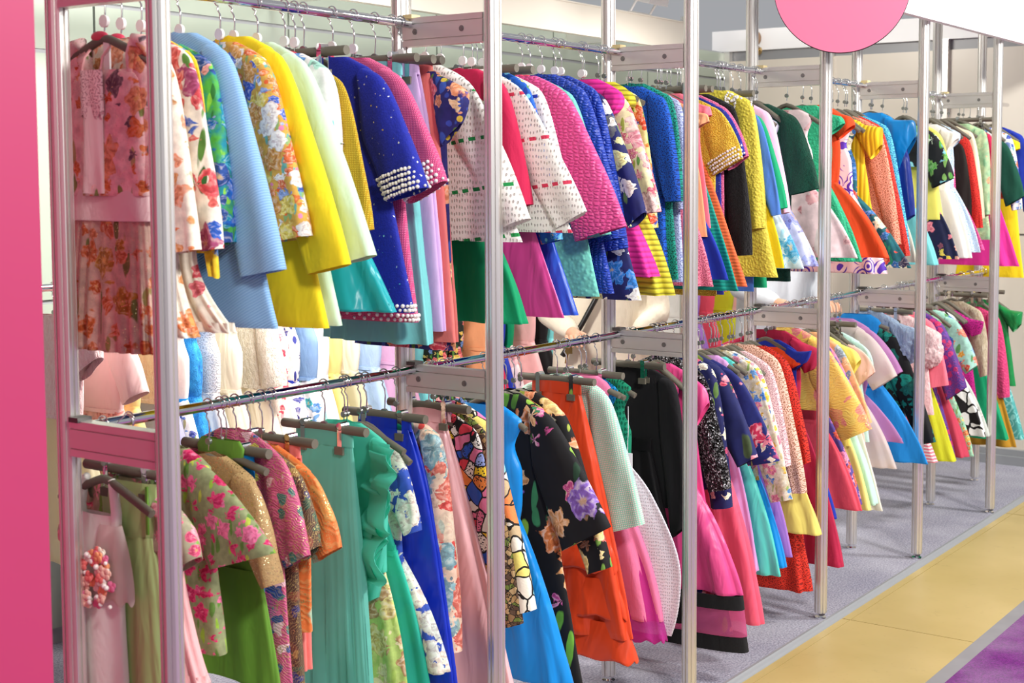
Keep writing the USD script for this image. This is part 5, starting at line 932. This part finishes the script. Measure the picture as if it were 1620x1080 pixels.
# ---------------------------------------------------------------- people in the aisle behind the rails
def person(x, y, face, label, coat_m, low_m, hair_long=False, h=1.66):
    import manifold3d as mf
    t = thing('person', label, 'person', (x, y, 0), face)
    def chain(bones, ref=.02, it=6):
        ms = []
        for (p, r), (q, s) in bones:
            a = mf.Manifold.sphere(r, 20).translate(p); b = mf.Manifold.sphere(s, 20).translate(q); ms.append(mf.Manifold.batch_hull([a, b]))
        m = mf.Manifold.batch_boolean(ms, mf.OpType.Add).refine_to_length(ref).to_mesh()
        tm = trimesh.Trimesh(m.vert_properties[:, :3], m.tri_verts); trimesh.smoothing.filter_taubin(tm, .5, -.53, it); return tm
    sh, el, wr = 1.36, (.12, 1.10), (.27, 1.05)
    body = [((0, 0, 1.47), .10), ((0, 0, 1.40), .055)], [((0, 0, 1.42), .05), ((0, 0, 1.30), .10)]
    B = [(((.015, 0, 1.56), .088), ((.03, 0, 1.50), .065)), (((0, 0, 1.46), .05), ((0, 0, 1.36), .06)), (((0, -.10, 1.33), .08), ((0, .10, 1.33), .08)), (((0, -.09, 1.28), .10), ((0, .09, 1.28), .10)), (((0, 0, 1.28), .13), ((0, 0, .98), .125)), (((0, -.08, .92), .11), ((0, .08, .92), .11))]
    B += [(((.10, 0, 1.535), .016), ((.118, 0, 1.525), .012)), (((.01, -.085, 1.55), .02), ((0, -.09, 1.53), .014)), (((.01, .085, 1.55), .02), ((0, .09, 1.53), .014))]
    for s in (-1, 1):
        B += [(((0, s*.09, .90), .085), ((.01, s*.095, .48), .055)), (((.01, s*.095, .48), .055), ((0, s*.10, .09), .036)), (((0, s*.10, .05), .035), ((.14, s*.11, .03), .026))]
        w = np.array([.26, s*.13, 1.02]); B += [(((0, s*.17, 1.33), .05), ((.04, s*.22, 1.08), .038)), (((.04, s*.22, 1.08), .038), (tuple(w), .026)), ((tuple(w), .026), (tuple(w+[.05, -s*.01, -.005]), .028))]
        for f in range(4):
            k = w+[.075, s*(.026-.017*f), -.004]; q = k+[.030, -s*.004, -.012]; e = q+[.014, -s*.004, -.022]; B += [((tuple(k), .0085), (tuple(q), .008)), ((tuple(q), .008), (tuple(e), .0065))]
        th = w+[.03, -s*.03, .004]; B += [((tuple(th), .010), (tuple(th+[.03, -s*.018, -.004]), .0085))]
    obj('body', chain(B, .012, 4), 'skin', t, True)
    for s in (-1, 1): obj('eye', trimesh.Trimesh(*(lambda q: (q.vertices*[.5, 1, .6]+[.092, s*.032, 1.56], q.faces))(trimesh.creation.icosphere(2, .013))), 'black_plastic', t, True)
    obj('mouth', box(.085, .098, -.022, .022, 1.478, 1.486), 'rosepink', t)
    hb = [(((-.02, 0, 1.60), .088), ((-.03, 0, 1.55), .092))]
    if hair_long: hb += [(((-.05, -.05, 1.54), .055), ((-.09, -.05, 1.32), .04)), (((-.05, .05, 1.54), .055), ((-.09, .05, 1.32), .04))]
    obj('hair', chain(hb, .02, 2), 'hair', t, True)
    c = [(((0, -.10, 1.335), .092), ((0, .10, 1.335), .092)), (((0, -.08, 1.28), .118), ((0, .08, 1.28), .118)), (((0, -.06, 1.25), .135), ((0, -.06, .82), .15)), (((0, .06, 1.25), .135), ((0, .06, .82), .15))]
    for s in (-1, 1): c += [(((0, s*.175, 1.33), .062), ((.04, s*.225, 1.08), .052)), (((.04, s*.225, 1.08), .052), ((.235, s*.14, 1.03), .042))]
    obj('coat', chain(c, .02, 5), coat_m, t, True)
    lg = []
    for s in (-1, 1): lg += [(((0, s*.085, .88), .10), ((.01, s*.095, .48), .072)), (((.01, s*.095, .48), .072), ((0, s*.10, .10), .052))]
    obj('trousers', chain(lg, .02, 4), low_m, t, True)
    for s in (-1, 1): obj('shoe', chain([(((-.02, s*.10, .045), .045), ((.15, s*.112, .034), .034))], .02, 3), 'shoe', t, True)
    if not hair_long:
        obj('shoulder_strap', tube([(.05, .12, 1.44), (.15, .02, 1.25), (.175, -.09, 1.05), (.17, -.17, .92)], .011, 8), 'black_plastic', t, True); obj('strap_clip', cat(box(.160, .185, -.16, -.13, .93, .97), cyl((.17, -.15, .93), (.17, -.155, .89), .006)), 'brass', t)
    return t
person(3.10, 1.02, 215, 'person in a cream coat with a black shoulder strap, seen between the rails', 'coat_cream', 'trouser_dark')
person(4.72, 1.02, 235, 'person in a pale grey coat, hands held at the waist, seen between the rails', 'coat_grey', 'trouser_dark', True)
